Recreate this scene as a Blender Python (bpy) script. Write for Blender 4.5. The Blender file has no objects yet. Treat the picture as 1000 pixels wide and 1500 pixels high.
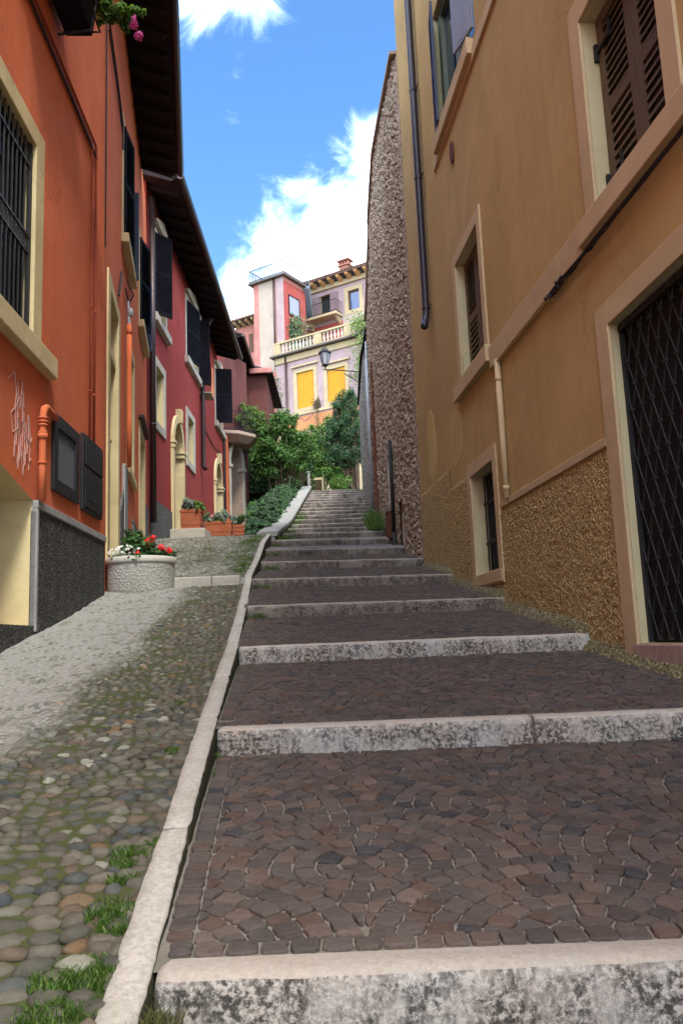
# narrow stepped street between an orange and an ochre house
SUN_AZ_DEG = 158; SUN_E = .85; SUN_ANG = 9.0; SKY_SAT = 1.22; SKY_VAL = .52; CLOUD = 1.0; CLOUD_K = 12.0; SKY_STR = .15; EXPO = 2.25
import bpy, math, random
from mathutils import Vector as V, noise as nz, Matrix
random.seed(11)
rnd = random.random
def ru(a, b): return a + (b - a) * rnd()
sc = bpy.context.scene
COL = sc.collection
PI = math.pi

# ------------------------------------------------------------------ camera numbers (solved from the street's vanishing points)
FPX = 1180.0; PITCH = math.radians(8.9); ROLL = math.radians(2.3)
_F = V((0, math.cos(PITCH), math.sin(PITCH))); _U = V((0, -math.sin(PITCH), math.cos(PITCH))); _R = V((1, 0, 0))
CR = _R * math.cos(ROLL) - _U * math.sin(ROLL); CU = _R * math.sin(ROLL) + _U * math.cos(ROLL)
def ray(x, y): return _F + CR * ((x - 500) / FPX) - CU * ((y - 750) / FPX)
def at(x, y, D):
    d = ray(x, y); return d * (D / d.y)
def atz(x, y, z):
    d = ray(x, y); return d * (z / d.z)

# ------------------------------------------------------------------ mesh builder
class Fr:                       # a local frame: u along, n outwards, z up
    def __init__(s, o, u, n=None, z=None):
        s.o = V(o); s.u = V(u).normalized(); s.z = V(z) if z is not None else V((0, 0, 1))
        s.n = V(n).normalized() if n is not None else V((s.u.y, -s.u.x, 0))
    def P(s, u, n, z): return s.o + s.u * u + s.n * n + s.z * z
    def at(s, px, py, n=0.0):   # where the sight line of a measured point meets this facade
        d = ray(px, py); t = (s.o + s.n * n).dot(s.n) / d.dot(s.n); p = d * t - s.o
        return p.dot(s.u), p.z
WORLD = Fr((0, 0, 0), (1, 0, 0), (0, 1, 0))

_ICO = {}
def ico(sub):
    if sub not in _ICO:
        import bmesh
        bm = bmesh.new(); bmesh.ops.create_icosphere(bm, subdivisions=sub, radius=1.0)
        bm.verts.ensure_lookup_table()
        _ICO[sub] = ([v.co.copy() for v in bm.verts], [[v.index for v in f.verts] for f in bm.faces]); bm.free()
    return _ICO[sub]

class MB:
    def __init__(s): s.v = []; s.f = []; s.m = []; s.c = []
    def add(s, vs, fs, mi=0, col=None):
        k = len(s.v); s.v.extend(vs)
        for f in fs: s.f.append([i + k for i in f]); s.m.append(mi); s.c.append(col)
    def box(s, F, u0, u1, n0, n1, z0, z1, mi=0, col=None):
        p = [F.P(u, n, z) for z in (z0, z1) for n in (n0, n1) for u in (u0, u1)]
        s.add(p, [(0, 2, 3, 1), (4, 5, 7, 6), (0, 1, 5, 4), (2, 6, 7, 3), (0, 4, 6, 2), (1, 3, 7, 5)], mi, col); return s
    def prism(s, F, pts, n0, n1, mi=0, col=None):   # polygon in (u,z) pushed from n0 to n1
        n = len(pts); a = [F.P(u, n0, z) for u, z in pts] + [F.P(u, n1, z) for u, z in pts]
        s.add(a, [list(range(n))[::-1], list(range(n, 2 * n))] + [(i, (i + 1) % n, n + (i + 1) % n, n + i) for i in range(n)], mi, col); return s
    def ring(s, F, outer, inner, n0, n1, mi=0):     # frame between two matching outlines
        n = len(outer)
        a = [F.P(u, k, z) for k in (n0, n1) for pts in (outer, inner) for u, z in pts]
        fs = []
        for i in range(n):
            j = (i + 1) % n
            fs += [(i, j, n + j, n + i), (2 * n + i, 3 * n + i, 3 * n + j, 2 * n + j), (i, 2 * n + i, 2 * n + j, j), (n + i, n + j, 3 * n + j, 3 * n + i)]
        s.add(a, fs, mi); return s
    def tube(s, pts, r, seg=8, mi=0, col=None):
        pts = [V(p) for p in pts]; rs = r if isinstance(r, (list, tuple)) else [r] * len(pts); vs = []; up = None
        for i, p in enumerate(pts):
            t = (pts[min(i + 1, len(pts) - 1)] - pts[max(i - 1, 0)]).normalized()
            if up is None: up = t.orthogonal().normalized()
            a = (up - t * up.dot(t)); a = a.normalized() if a.length > 1e-6 else t.orthogonal().normalized(); up = a; b = t.cross(a)
            vs += [p + (a * math.cos(2 * PI * k / seg) + b * math.sin(2 * PI * k / seg)) * rs[i] for k in range(seg)]
        fs = [(i * seg + k, i * seg + (k + 1) % seg, (i + 1) * seg + (k + 1) % seg, (i + 1) * seg + k) for i in range(len(pts) - 1) for k in range(seg)]
        n = len(pts)
        s.add(vs, fs + [list(range(seg))[::-1], list(range((n - 1) * seg, n * seg))], mi, col); return s
    def lathe(s, c, prof, seg=20, mi=0, col=None):
        c = V(c); vs = [c + V((r * math.cos(2 * PI * k / seg), r * math.sin(2 * PI * k / seg), z)) for r, z in prof for k in range(seg)]
        n = len(prof); fs = [(i * seg + k, i * seg + (k + 1) % seg, (i + 1) * seg + (k + 1) % seg, (i + 1) * seg + k) for i in range(n - 1) for k in range(seg)]
        s.add(vs, fs + [list(range(seg))[::-1], list(range((n - 1) * seg, n * seg))], mi, col); return s
    def blob(s, c, rad, sub=1, ang=0.0, jit=0.0, mi=0, col=None):
        vs, fs = ico(sub); c = V(c); ca, sa = math.cos(ang), math.sin(ang); out = []
        for p in vs:
            k = 1 + (nz.noise(p * 1.3 + c * 7) * jit if jit else 0)
            x, y, z = p.x * rad[0] * k, p.y * rad[1] * k, p.z * rad[2] * k
            out.append(c + V((x * ca - y * sa, x * sa + y * ca, z)))
        s.add(out, fs, mi, col); return s
    def grid(s, fn, nu, nv, mi=0, col=None):
        vs = [fn(i / nu, j / nv) for j in range(nv + 1) for i in range(nu + 1)]
        s.add(vs, [(j * (nu + 1) + i, j * (nu + 1) + i + 1, (j + 1) * (nu + 1) + i + 1, (j + 1) * (nu + 1) + i) for j in range(nv) for i in range(nu)], mi, col); return s
    def build(s, name, mats, parent=None, smooth=False, bevel=0.0, angle=None):
        me = bpy.data.meshes.new(name); me.from_pydata([tuple(p) for p in s.v], [], s.f)
        for m in (mats if isinstance(mats, (list, tuple)) else [mats]): me.materials.append(m)
        me.polygons.foreach_set('material_index', s.m)
        if any(c is not None for c in s.c):
            ca = me.color_attributes.new('Col', 'FLOAT_COLOR', 'CORNER'); buf = []
            for f, c in zip(s.f, s.c):
                c = c or (1, 1, 1); buf += [c[0], c[1], c[2], 1.0] * len(f)
            ca.data.foreach_set('color', buf)
        if smooth: me.polygons.foreach_set('use_smooth', [True] * len(s.f))
        me.update(); o = bpy.data.objects.new(name, me); COL.objects.link(o)
        if parent is not None:
            o.parent = parent; o.matrix_parent_inverse = Matrix.Translation(-parent.location)
        if bevel:
            b = o.modifiers.new('bevel', 'BEVEL'); b.width = bevel; b.segments = 2; b.limit_method = 'ANGLE'; b.angle_limit = math.radians(40)
        return o

def tag(o, label, cat, group=None, kind=None):
    o['label'] = label; o['category'] = cat
    if group: o['group'] = group
    if kind: o['kind'] = kind
    return o
def thing(name, loc, label, cat, group=None):
    o = bpy.data.objects.new(name, None); o.empty_display_size = 0.2; COL.objects.link(o); o.location = V(loc); tag(o, label, cat, group); return o

# ------------------------------------------------------------------ materials
class NT:
    def __init__(s, name):
        s.mat = bpy.data.materials.new(name); s.mat.use_nodes = True; s.t = s.mat.node_tree; s.n = s.t.nodes; s.b = s.n['Principled BSDF']
        s.pos = s.n.new('ShaderNodeNewGeometry').outputs['Position']
    def L(s, a, b): s.t.links.new(a, b)
    def noise(s, scale, detail=5, rough=0.55, vec=None, dist=0.0):
        n = s.n.new('ShaderNodeTexNoise'); n.inputs['Scale'].default_value = scale; n.inputs['Detail'].default_value = detail
        n.inputs['Roughness'].default_value = rough; n.inputs['Distortion'].default_value = dist; s.L(vec or s.pos, n.inputs['Vector']); return n.outputs['Fac']
    def voro(s, scale, feat='F1', vec=None, out='Distance'):
        n = s.n.new('ShaderNodeTexVoronoi'); n.feature = feat; n.inputs['Scale'].default_value = scale; s.L(vec or s.pos, n.inputs['Vector']); return n.outputs[out]
    def ramp(s, fac, stops):
        r = s.n.new('ShaderNodeValToRGB'); e = r.color_ramp.elements
        while len(e) < len(stops): e.new(0.5)
        for k, (p, c) in zip(e, stops): k.position = p; k.color = (*c, 1) if isinstance(c, tuple) else (c, c, c, 1)
        s.L(fac, r.inputs[0]); return r.outputs[0]
    def mix(s, fac, a, b, mode='MIX'):
        m = s.n.new('ShaderNodeMix'); m.data_type = 'RGBA'; m.blend_type = mode
        for val, sock in ((fac, m.inputs[0]), (a, m.inputs[6]), (b, m.inputs[7])):
            if isinstance(val, tuple): sock.default_value = (*val, 1)
            elif isinstance(val, (int, float)): sock.default_value = val
            else: s.L(val, sock)
        return m.outputs[2]
    def math(s, op, a, b=0.0):
        m = s.n.new('ShaderNodeMath'); m.operation = op
        for val, sock in ((a, m.inputs[0]), (b, m.inputs[1])):
            if isinstance(val, (int, float)): sock.default_value = val
            else: s.L(val, sock)
        return m.outputs[0]
    def scaled(s, v):
        m = s.n.new('ShaderNodeVectorMath'); m.operation = 'MULTIPLY'; m.inputs[1].default_value = v; s.L(s.pos, m.inputs[0]); return m.outputs[0]
    def sep(s):
        m = s.n.new('ShaderNodeSeparateXYZ'); s.L(s.pos, m.inputs[0]); return m.outputs
    def attr(s):
        a = s.n.new('ShaderNodeVertexColor'); a.layer_name = 'Col'; return a.outputs['Color']
    def bump(s, h, strength, dist=0.02):
        b = s.n.new('ShaderNodeBump'); b.inputs['Strength'].default_value = strength; b.inputs['Distance'].default_value = dist
        s.L(h, b.inputs['Height']); s.L(b.outputs[0], s.b.inputs['Normal'])
    def done(s, col, rough=0.9, metal=0.0, spec=0.3):
        if isinstance(col, tuple): s.b.inputs['Base Color'].default_value = (*col, 1)
        else: s.L(col, s.b.inputs['Base Color'])
        if isinstance(rough, (int, float)): s.b.inputs['Roughness'].default_value = rough
        else: s.L(rough, s.b.inputs['Roughness'])
        s.b.inputs['Metallic'].default_value = metal; s.b.inputs['Specular IOR Level'].default_value = spec; return s.mat
def mul(c, k): return tuple(min(1, x * k) for x in c)

def plaster(name, c, var=0.14, scale=0.7, bump=0.25, grain=45, streak=0.10, tint=None):
    t = NT(name); big = t.noise(scale, 4, 0.6, dist=0.6); fine = t.noise(grain, 6, 0.7); mid = t.noise(4, 5, .65)
    col = t.mix(t.ramp(big, [(.32, 0.0), (.7, 1.0)]), mul(c, 1 - var), mul(c, 1 + var))
    col = t.mix(t.ramp(mid, [(.42, 0.0), (.75, .35)]), col, tint or mul(c, .72))
    st = t.noise(1.0, 5, .6, vec=t.scaled((7, 7, .35)))
    col = t.mix(t.ramp(st, [(.50, 0.0), (.78, streak * 2.2)]), col, mul(c, .6))
    col = t.mix(t.ramp(fine, [(.35, .22), (.6, 0.0)]), col, mul(c, .65))
    rep = t.noise(.45, 2, .4, dist=1.2); col = t.mix(t.ramp(rep, [(.60, 0.0), (.615, .22), (.9, .22)]), col, tuple(min(1, q * 1.18 + .015) for q in c))
    cv = t.n.new('ShaderNodeTexVoronoi'); cv.feature = 'DISTANCE_TO_EDGE'; cv.inputs['Scale'].default_value = .55; wv = t.n.new('ShaderNodeVectorMath'); wv.operation = 'MULTIPLY_ADD'; nn_ = t.n.new('ShaderNodeTexNoise'); nn_.inputs['Scale'].default_value = 2.5; nn_.inputs['Detail'].default_value = 6; t.L(t.pos, nn_.inputs['Vector']); wv.inputs[1].default_value = (.7, .7, .7); t.L(nn_.outputs['Color'], wv.inputs[0]); t.L(t.pos, wv.inputs[2]); t.L(wv.outputs[0], cv.inputs['Vector'])
    ck_ = t.mix(1.0, t.ramp(cv.outputs['Distance'], [(0.0, .7), (.006, 0.0)]), t.ramp(t.noise(.8, 3), [(.52, 0.0), (.62, 1.0)]), 'MULTIPLY'); col = t.mix(ck_, col, mul(c, .4))
    fade = t.noise(.28, 5, .62, dist=.8); col = t.mix(t.ramp(fade, [(.5, 0.0), (.75, .28)]), col, tuple(min(1, (q * .65 + .35 * (sum(c) / 3)) * 1.15) for q in c))
    h = t.math('ADD', t.math('MULTIPLY', fine, .35), t.math('MULTIPLY', t.noise(9, 4, .6), .8)); t.bump(h, bump, .02)
    return t.done(col, .93, 0, .15)
def metal(name, c, rough=0.5, m=0.4):
    t = NT(name); n = t.noise(14, 5, .7); col = t.mix(t.ramp(n, [(.4, 0.0), (.75, .5)]), c, mul(c, .55)); t.bump(t.noise(70, 3), .08, .004)
    return t.done(col, t.ramp(n, [(.3, rough - .12), (.7, rough + .15)]), m, .4)
def wood(name, c, var=.3, rough=.7, spec=.25):
    t = NT(name); g = t.noise(1, 5, .6, vec=t.scaled((40, 40, 2.5))); n = t.noise(3, 4)
    col = t.mix(t.ramp(g, [(.35, 0.0), (.7, 1.0)]), mul(c, 1 - var), mul(c, 1 + var)); col = t.mix(t.ramp(n, [(.45, 0.0), (.8, .4)]), col, mul(c, .6)); t.bump(g, .15, .006)
    return t.done(col, rough, 0, spec)
def leafmat(name, trans=.35):
    t = NT(name); c = t.attr(); n = t.noise(3, 3); col = t.mix(t.ramp(n, [(.35, 0.0), (.7, .45)]), c, t.mix(.5, c, (.03, .05, .01), 'MULTIPLY'))
    t.done(c, .55, 0, .35); tr = t.n.new('ShaderNodeBsdfTranslucent'); t.L(t.mix(1.0, c, (1.5, 1.6, .8), 'MULTIPLY'), tr.inputs[0])
    m = t.n.new('ShaderNodeMixShader'); m.inputs[0].default_value = trans; t.L(t.b.outputs[0], m.inputs[1]); t.L(tr.outputs[0], m.inputs[2])
    t.L(m.outputs[0], t.n['Material Output'].inputs[0]); return t.mat
def attrmat(name, rough=.8, spec=.3, grain=60, bump=.25, dirt=None):
    t = NT(name); c = t.attr(); n = t.noise(grain, 5, .7); m = t.noise(9, 4, .6); col = t.mix(t.ramp(n, [(.36, .45), (.62, 0.0)]), c, t.mix(1.0, c, (.5, .48, .45), 'MULTIPLY'))
    if dirt: col = t.mix(t.ramp(m, [(.48, 0.0), (.68, .55)]), col, dirt)
    t.bump(t.math('ADD', n, m), bump, .010); return t.done(col, rough, 0, spec)

M = {}
M['ochre'] = plaster('ochre_plaster', (.47, .325, .14), .13, .55, .22, 40, .14, (.40, .265, .105))
M['ochre_trim'] = plaster('ochre_trim', (.53, .40, .235), .10, .8, .15, 50, .08)
M['skylit_jamb'] = plaster('skylit_jamb', (.50, .44, .27), .10, 1.2, .15, 50, .06)  # sky light on the reveals put into a paler, greener plaster
M['patch'] = plaster('fresh_patch', (.53, .385, .16), .1, 2, .12, 50, .0)
M['orange'] = plaster('orange_plaster', (.62, .155, .060), .11, .5, .2, 45, .14, (.52, .105, .045))
M['cream'] = plaster('cream_stone', (.60, .49, .27), .12, 1.3, .25, 40, .12, (.46, .38, .21))
M['red'] = plaster('red_plaster', (.31, .048, .038), .14, .45, .2, 45, .16, (.27, .044, .045))
M['pinkwall'] = plaster('dull_pink_plaster', (.105, .036, .031), .12, .6, .15, 45, .12)
M['villa_pink'] = plaster('villa_pink', (0.360, 0.146, 0.124), .22, .6, .2, 30, .14, (0.372, 0.260, 0.223))
M['villa_lilac'] = plaster('villa_lilac', (0.310, 0.229, 0.242), .14, .9, .2, 30, .12, (0.372, 0.310, 0.236))
M['villa_cream'] = plaster('villa_cream', (0.384, 0.310, 0.186), .14, 1.1, .2, 30, .16, (0.260, 0.211, 0.136))
M['villa_red'] = plaster('villa_red', (0.285, 0.062, 0.053), .14, .9, .2, 30, .12)
M['villa_beige'] = plaster('villa_beige', (0.341, 0.285, 0.236), .12, .7, .2, 30, .12, (0.310, 0.236, 0.211))
M['whitecap'] = plaster('pale_coping_stone', (.32, .315, .29), .10, 1.5, .25, 40, .05, (.30, .295, .26))
M['balc_stone'] = plaster('balcony_stone', (.36, .26, .20), .15, 2, .25, 40, .1)
M['threshold'] = plaster('pink_threshold_stone', (.36, .26, .23), .18, 14, .6, 60, .0, (.22, .17, .15))
M['whitestone'] = plaster('arch_stone', (.46, .41, .33), .15, 2.2, .3, 40, .12)
M['dark_metal'] = metal('black_iron', (.018, .018, .02), .55, .3)
M['gutter'] = metal('brown_gutter', (.045, .026, .024), .42, .3)
M['bluepipe'] = metal('dark_downpipe', (.035, .03, .042), .35, .25)
M['greypipe'] = metal('grey_pipe', (.36, .38, .40), .5, .2)
M['rust'] = metal('rusted_iron', (.13, .045, .02), .8, .2)
M['soffit'] = wood('dark_soffit_wood', (.024, .018, .019), .35, .9, .1)
M['shutter_dark'] = wood('dark_shutter_paint', (.011, .010, .014), .2, .9, .06)
M['shutter_skylit'] = wood('skylit_shutter_paint', (.075, .085, .13), .15, .7, .12)  # sky light caught by the open leaves, put into a bluer colour
M['shutter_brown'] = wood('brown_shutter_paint', (.115, .082, .048), .12, .6)
M['shutter_grey'] = wood('grey_shutter_paint', (.25, .27, .33), .1, .5)
M['shutter_yellow'] = wood('yellow_shutter_paint', (.55, .27, .012), .08, .55)
M['door_wood'] = wood('door_wood', (.09, .045, .022), .3, .6)
M['green_paint'] = wood('green_window_paint', (.16, .19, .15), .1, .5)
def simple(name, c, rough=.8, metalv=0, spec=.3): return NT(name).done(c, rough, metalv, spec)
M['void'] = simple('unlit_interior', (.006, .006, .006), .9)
M['terracotta'] = plaster('terracotta', (.34, .105, .05), .15, 3, .15, 60, .1)
M['soil'] = plaster('soil', (.05, .035, .022), .3, 9, .5, 50, 0)
M['bark'] = plaster('bark', (.10, .07, .045), .3, 5, .8, 30, .2)
M['leaf'] = leafmat('leaves'); M['petal'] = leafmat('petals', .25)
M['cloth'] = simple('orange_cloth', (.55, .20, .10), .9)
def glass():
    t = NT('window_glass'); return t.done((.02, .03, .05), .06, 0, .9)
M['glass'] = glass()
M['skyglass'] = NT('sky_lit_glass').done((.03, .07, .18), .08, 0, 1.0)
M['lampglass'] = NT('lantern_glass').done((.16, .16, .18), .12, 0, .6)
def pebbledash(name, c1, c2, c3, sc_, bump):
    t = NT(name); d = t.voro(sc_); k = t.voro(sc_, out='Color'); s = t.n.new('ShaderNodeSeparateColor'); t.L(k, s.inputs[0])
    col = t.ramp(s.outputs[0], [(.0, c1), (.55, c2), (.9, c3), (1.0, c3)]); col = t.mix(t.ramp(d, [(.28, 0.0), (.62, .85)]), col, mul(c1, .45))
    col = t.mix(t.ramp(t.noise(.9, 4), [(.4, 0.0), (.75, .45)]), col, mul(c1, .6))
    h = t.math('SUBTRACT', 1.0, d); t.bump(t.math('ADD', h, t.math('MULTIPLY', t.noise(70, 3), .4)), bump, .02); return t.done(col, .95, 0, .15)
M['dash'] = pebbledash('grey_pebbledash', (.055, .055, .05), (.105, .105, .095), (.22, .21, .19), 48, .9)
M['dash_light'] = pebbledash('pale_pebbledash', (.13, .13, .125), (.22, .22, .21), (.36, .36, .34), 40, .9)
M['dashcap'] = plaster('grey_cement_trim', (.30, .30, .29), .15, 4, .4, 60, .1)
def roughcast(name, c, k=1.0, lo=.55, hi=1.45):
    t = NT(name); a = t.noise(26 * k, 6, .7); b = t.noise(7, 4, .6); h = t.math('ADD', t.math('MULTIPLY', a, .6), t.voro(20))
    col = t.mix(t.ramp(a, [(.36, 0.0), (.66, 1.0)]), mul(c, lo), mul(c, hi)); col = t.mix(t.ramp(b, [(.45, 0.0), (.75, .5)]), col, mul(c, .55))
    gr_ = t.noise(62, 3, .6); col = t.mix(t.ramp(gr_, [(.46, 0.0), (.62, .75)]), col, mul(c, 2.0)); col = t.mix(t.ramp(gr_, [(.38, .8), (.48, 0.0)]), col, mul(c, .25)); vs_ = t.n.new('ShaderNodeTexVoronoi'); vs_.feature = 'SMOOTH_F1'; vs_.inputs['Scale'].default_value = 42; t.L(t.pos, vs_.inputs['Vector']); h = t.math('ADD', t.math('MULTIPLY', gr_, .8), t.math('SUBTRACT', 1.0, vs_.outputs['Distance']))
    t.bump(h, .9, .022); return t.done(col, .95, 0, .15)
M['roughcast'] = roughcast('ochre_roughcast', (.39, .285, .13), 1.0, .6, 1.35)
M['rubble_face'] = attrmat('rubble_stones', .95, .15, 22, .6, (.20, .155, .115))
M['rubble'] = roughcast('rubble_stone', (.30, .205, .145), .5, .5, 1.5)
def greystone():
    t = NT('grey_rubble_wall'); d = t.voro(5.5, vec=t.scaled((1, 1, 1.6))); k = t.voro(5.5, vec=t.scaled((1, 1, 1.6)), out='Color'); s = t.n.new('ShaderNodeSeparateColor'); t.L(k, s.inputs[0])
    col = t.ramp(s.outputs[0], [(.0, (.15, .145, .13)), (.5, (.24, .225, .20)), (1.0, (.33, .31, .27))]); col = t.mix(t.ramp(d, [(.35, 0.0), (.7, .6)]), col, (.16, .15, .13))
    col = t.mix(t.ramp(t.noise(16, 5, .7), [(.4, 0.0), (.7, .5)]), col, (.12, .115, .10)); t.bump(t.math('SUBTRACT', t.noise(12, 5), d), .8, .05); return t.done(col, .95, 0, .15)
M['greystone'] = greystone()
def steprock(old=False):
    t = NT('soiled_step_stone' if old else 'weathered_step_stone'); g = t.n.new('ShaderNodeNewGeometry'); s = t.n.new('ShaderNodeSeparateXYZ'); t.L(g.outputs['True Normal'], s.inputs[0])
    face = t.math('SUBTRACT', 1.0, t.math('ABSOLUTE', s.outputs[2]))
    fine = t.noise(46, 7, .75); med = t.noise(1, 7, .74, vec=t.scaled((11, 11, 6))); big = t.noise(2.2, 4, .6)
    base = t.mix(t.ramp(fine, [(.35, 0.0), (.65, 1.0)]), (.30, .29, .27), (.56, .54, .50)); base = t.mix(t.ramp(big, [(.4, 0.0), (.7, .7)]), base, (.50, .41, .33))
    lich = t.ramp(t.math('ADD', t.math('MULTIPLY', med, .75), t.math('MULTIPLY', big, .4)), [(.49, 0.0), (.62, 1.0)])
    lich = t.mix(1.0, lich, t.ramp(fine, [(.46, 1.0), (.58, .05)]), 'MULTIPLY')
    lich = t.mix(1.0, lich, t.ramp(face, [(.3, .05), (.8, .92)]), 'MULTIPLY')
    rough_face = t.ramp(face, [(.35, (.60, .52, .42)), (.8, (.8, .8, .8))])
    col = t.mix(t.ramp(face, [(.35, .55), (.7, 0.0)]), base, (.50, .43, .345)); soil_ = t.ramp(t.sep()[1], [(0.0, 0.0), (.05, 0.0), (1.0, 0.0)]) if not old else t.mix(1.0, t.ramp(face, [(.25, .42), (.8, .88)]), t.ramp(big, [(.25, .7), (.6, 1.0)]), 'MULTIPLY'); col = t.mix(soil_, col, (.17, .135, .11)); col = t.mix(lich, col, (.035, .034, .030))
    t.bump(t.math('ADD', t.math('MULTIPLY', fine, .7), med), .7, .025); return t.done(col, .92, 0, .2)
M['steprock'] = steprock(); M['stepold'] = steprock(True)
def kerbrock():
    t = NT('pale_kerb_stone'); f = t.noise(50, 6, .7); b = t.noise(3, 5, .6)
    col = t.mix(t.ramp(f, [(.35, 0.0), (.62, 1.0)]), (.34, .32, .27), (.50, .47, .41)); col = t.mix(t.ramp(b, [(.5, 0.0), (.72, .6)]), col, (.28, .265, .20)); t.bump(f, .5, .012); return t.done(col, .9, 0, .2)
M['kerbrock'] = kerbrock(); M['kerbside'] = plaster('mossy_kerb_side', (.05, .05, .032), .3, 6, .6, 60, .0, (.05, .06, .02))
M['sett'] = attrmat('porphyry_setts', .82, .2, 55, .6, (.12, .10, .085))
M['cobble'] = attrmat('river_cobbles', .85, .2, 40, .5, (.13, .12, .085))
def mortar():
    t = NT('sett_joint_sand'); f = t.noise(60, 5, .7); b = t.noise(1.6, 4)
    col = t.mix(f, (.13, .11, .09), (.30, .26, .22)); col = t.mix(t.ramp(b, [(.5, 0.0), (.68, .6)]), col, (.09, .10, .05)); t.bump(f, .5, .01); return t.done(col, .95)
M['mortar'] = mortar()
def rampsoil():
    t = NT('ramp_earth_and_mortar'); f = t.noise(55, 6, .7); b = t.noise(1.4, 5, .65); m = t.noise(5, 5, .6); c = t.attr(); s = t.n.new('ShaderNodeSeparateColor'); t.L(c, s.inputs[0])
    dust = t.mix(t.ramp(f, [(.36, 0.0), (.62, 1.0)]), (.13, .127, .112), (.37, .36, .325)); dust = t.mix(t.ramp(m, [(.4, 0.0), (.7, .6)]), dust, (.24, .23, .20))
    earth = t.mix(f, (.05, .045, .032), (.13, .115, .085)); moss = t.mix(f, (.03, .04, .012), (.085, .095, .03))
    k = t.ramp(t.math('ADD', s.outputs[0], t.math('MULTIPLY', t.math('SUBTRACT', b, .5), .9)), [(.38, 0.0), (.62, 1.0)])
    e2 = t.mix(t.ramp(t.math('ADD', s.outputs[1], t.math('MULTIPLY', t.math('SUBTRACT', m, .5), 1.3)), [(.40, 0.0), (.62, 1.0)]), earth, moss)
    t.bump(t.math('ADD', f, m), .6, .015); return t.done(t.mix(k, e2, dust), .95)
M['rampsoil'] = rampsoil()
def earth():
    t = NT('bare_earth'); n = t.noise(.4, 5); return t.done(t.mix(n, (.10, .09, .06), (.17, .15, .10)), .95)
M['earth'] = earth()
def farpave():
    t = NT('worn_stair_paving'); f = t.noise(30, 5, .7); v = t.voro(9, out='Color'); s = t.n.new('ShaderNodeSeparateColor'); t.L(v, s.inputs[0])
    col = t.mix(s.outputs[0], (.085, .07, .065), (.16, .135, .125)); col = t.mix(t.ramp(f, [(.4, 0.0), (.65, .5)]), col, (.22, .20, .17)); t.bump(f, .4, .01); return t.done(col, .75)
M['farpave'] = farpave()
def concrete():
    t = NT('rough_concrete'); f = t.noise(38, 6, .7); col = t.mix(t.ramp(f, [(.3, 0.0), (.7, 1.0)]), (.24, .235, .21), (.46, .45, .41)); col = t.mix(t.ramp(t.noise(3, 4), [(.45, 0.0), (.75, .6)]), col, (.26, .25, .20)); t.bump(t.math('ADD', f, t.voro(30)), .8, .02); return t.done(col, .93)
M['concrete'] = concrete()
def tiles(name='clay_roof_tiles'):
    t = NT(name); w = t.n.new('ShaderNodeTexWave'); w.inputs['Scale'].default_value = 2.2; w.bands_direction = 'Y'; w.inputs['Distortion'].default_value = .6; t.L(t.pos, w.inputs[0])
    col = t.mix(t.noise(6, 4), (.10, .055, .045), (.25, .14, .10)); t.bump(w.outputs['Fac'], .8, .05); return t.done(t.mix(w.outputs['Fac'], mul((.10, .055, .045), .5), col), .9)
M['tiles'] = tiles()
# ------------------------------------------------------------------ street geometry
def lerp(xs, ys, x):
    if x <= xs[0]: return ys[0] + (ys[1] - ys[0]) / (xs[1] - xs[0]) * (x - xs[0])
    for i in range(len(xs) - 1):
        if x <= xs[i + 1]: return ys[i] + (ys[i + 1] - ys[i]) * (x - xs[i]) / (xs[i + 1] - xs[i])
    return ys[-1] + (ys[-1] - ys[-2]) / (xs[-1] - xs[-2]) * (x - xs[-1])
RD = [-3, 0, 2.25, 4.6, 7.2, 9.6, 12.0, 12.12, 14.5, 16.8, 19.2, 27, 37, 42]
RZ = [-1.42, -1.14, -.87, -.48, -.05, .40, .86, .97, 1.50, 2.04, 2.52, 3.52, 4.95, 5.4]
def ramp_z(y): return lerp(RD, RZ, y)
KY = [-3, 2.25, 4.6, 7.2, 9.3, 12.0, 14.45, 16.7, 19.0, 21.2, 23.3, 25.05, 40.2]
KX = [-.12, -.545, -.75, -.96, -1.14, -1.38, -1.49, -1.62, -1.71, -1.78, -1.82, -1.82, -1.70]
def kerb_x(y): return lerp(KY, KX, y)
RWALL = Fr((1.92, 10.38, 0), (-.0896, .996, 0), (-.996, -.0896, 0))     # ochre house, street side
def right_x(y):
    if y < 14.9: return 1.92 - .09 * (y - 10.38)
    return lerp([14.9, 17, 19.2, 25, 42], [1.52, 1.44, 1.34, 1.12, 1.16], y)

# stair lines: z, left end, skew
ST = [(-1.22, -.36, -.25, 0), (-.85, -.55, 2.25, 0), (-.47, -.76, 4.61, 0.0), (-.04, -.95, 7.15, .06), (.42, -1.15, 9.45, .14), (.93, -1.38, 12.05, .18), (1.42, -1.49, 14.45, .18),
      (1.90, -1.62, 16.75, .18), (2.37, -1.71, 19.0, .16), (2.82, -1.81, 21.2, .12), (3.23, -1.85, 23.3, .10), (3.60, -1.84, 25.05, .08)]
for k in range(1, 12): ST.append((3.60 + .351 * k, -1.84 + .011 * k, 25.05 + 1.377 * k, .05))
RISER = .15
def line_y(k, x): z, lx, ly, s = ST[k]; return ly + s * (x - lx)
def tread_z(k, x, y):
    a = line_y(k, x); z0 = ST[k][0]
    if k + 1 >= len(ST): return z0
    b = line_y(k + 1, x); return z0 + (ST[k + 1][0] - RISER - z0) * max(0, min(1, (y - a) / (b - a)))

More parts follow.
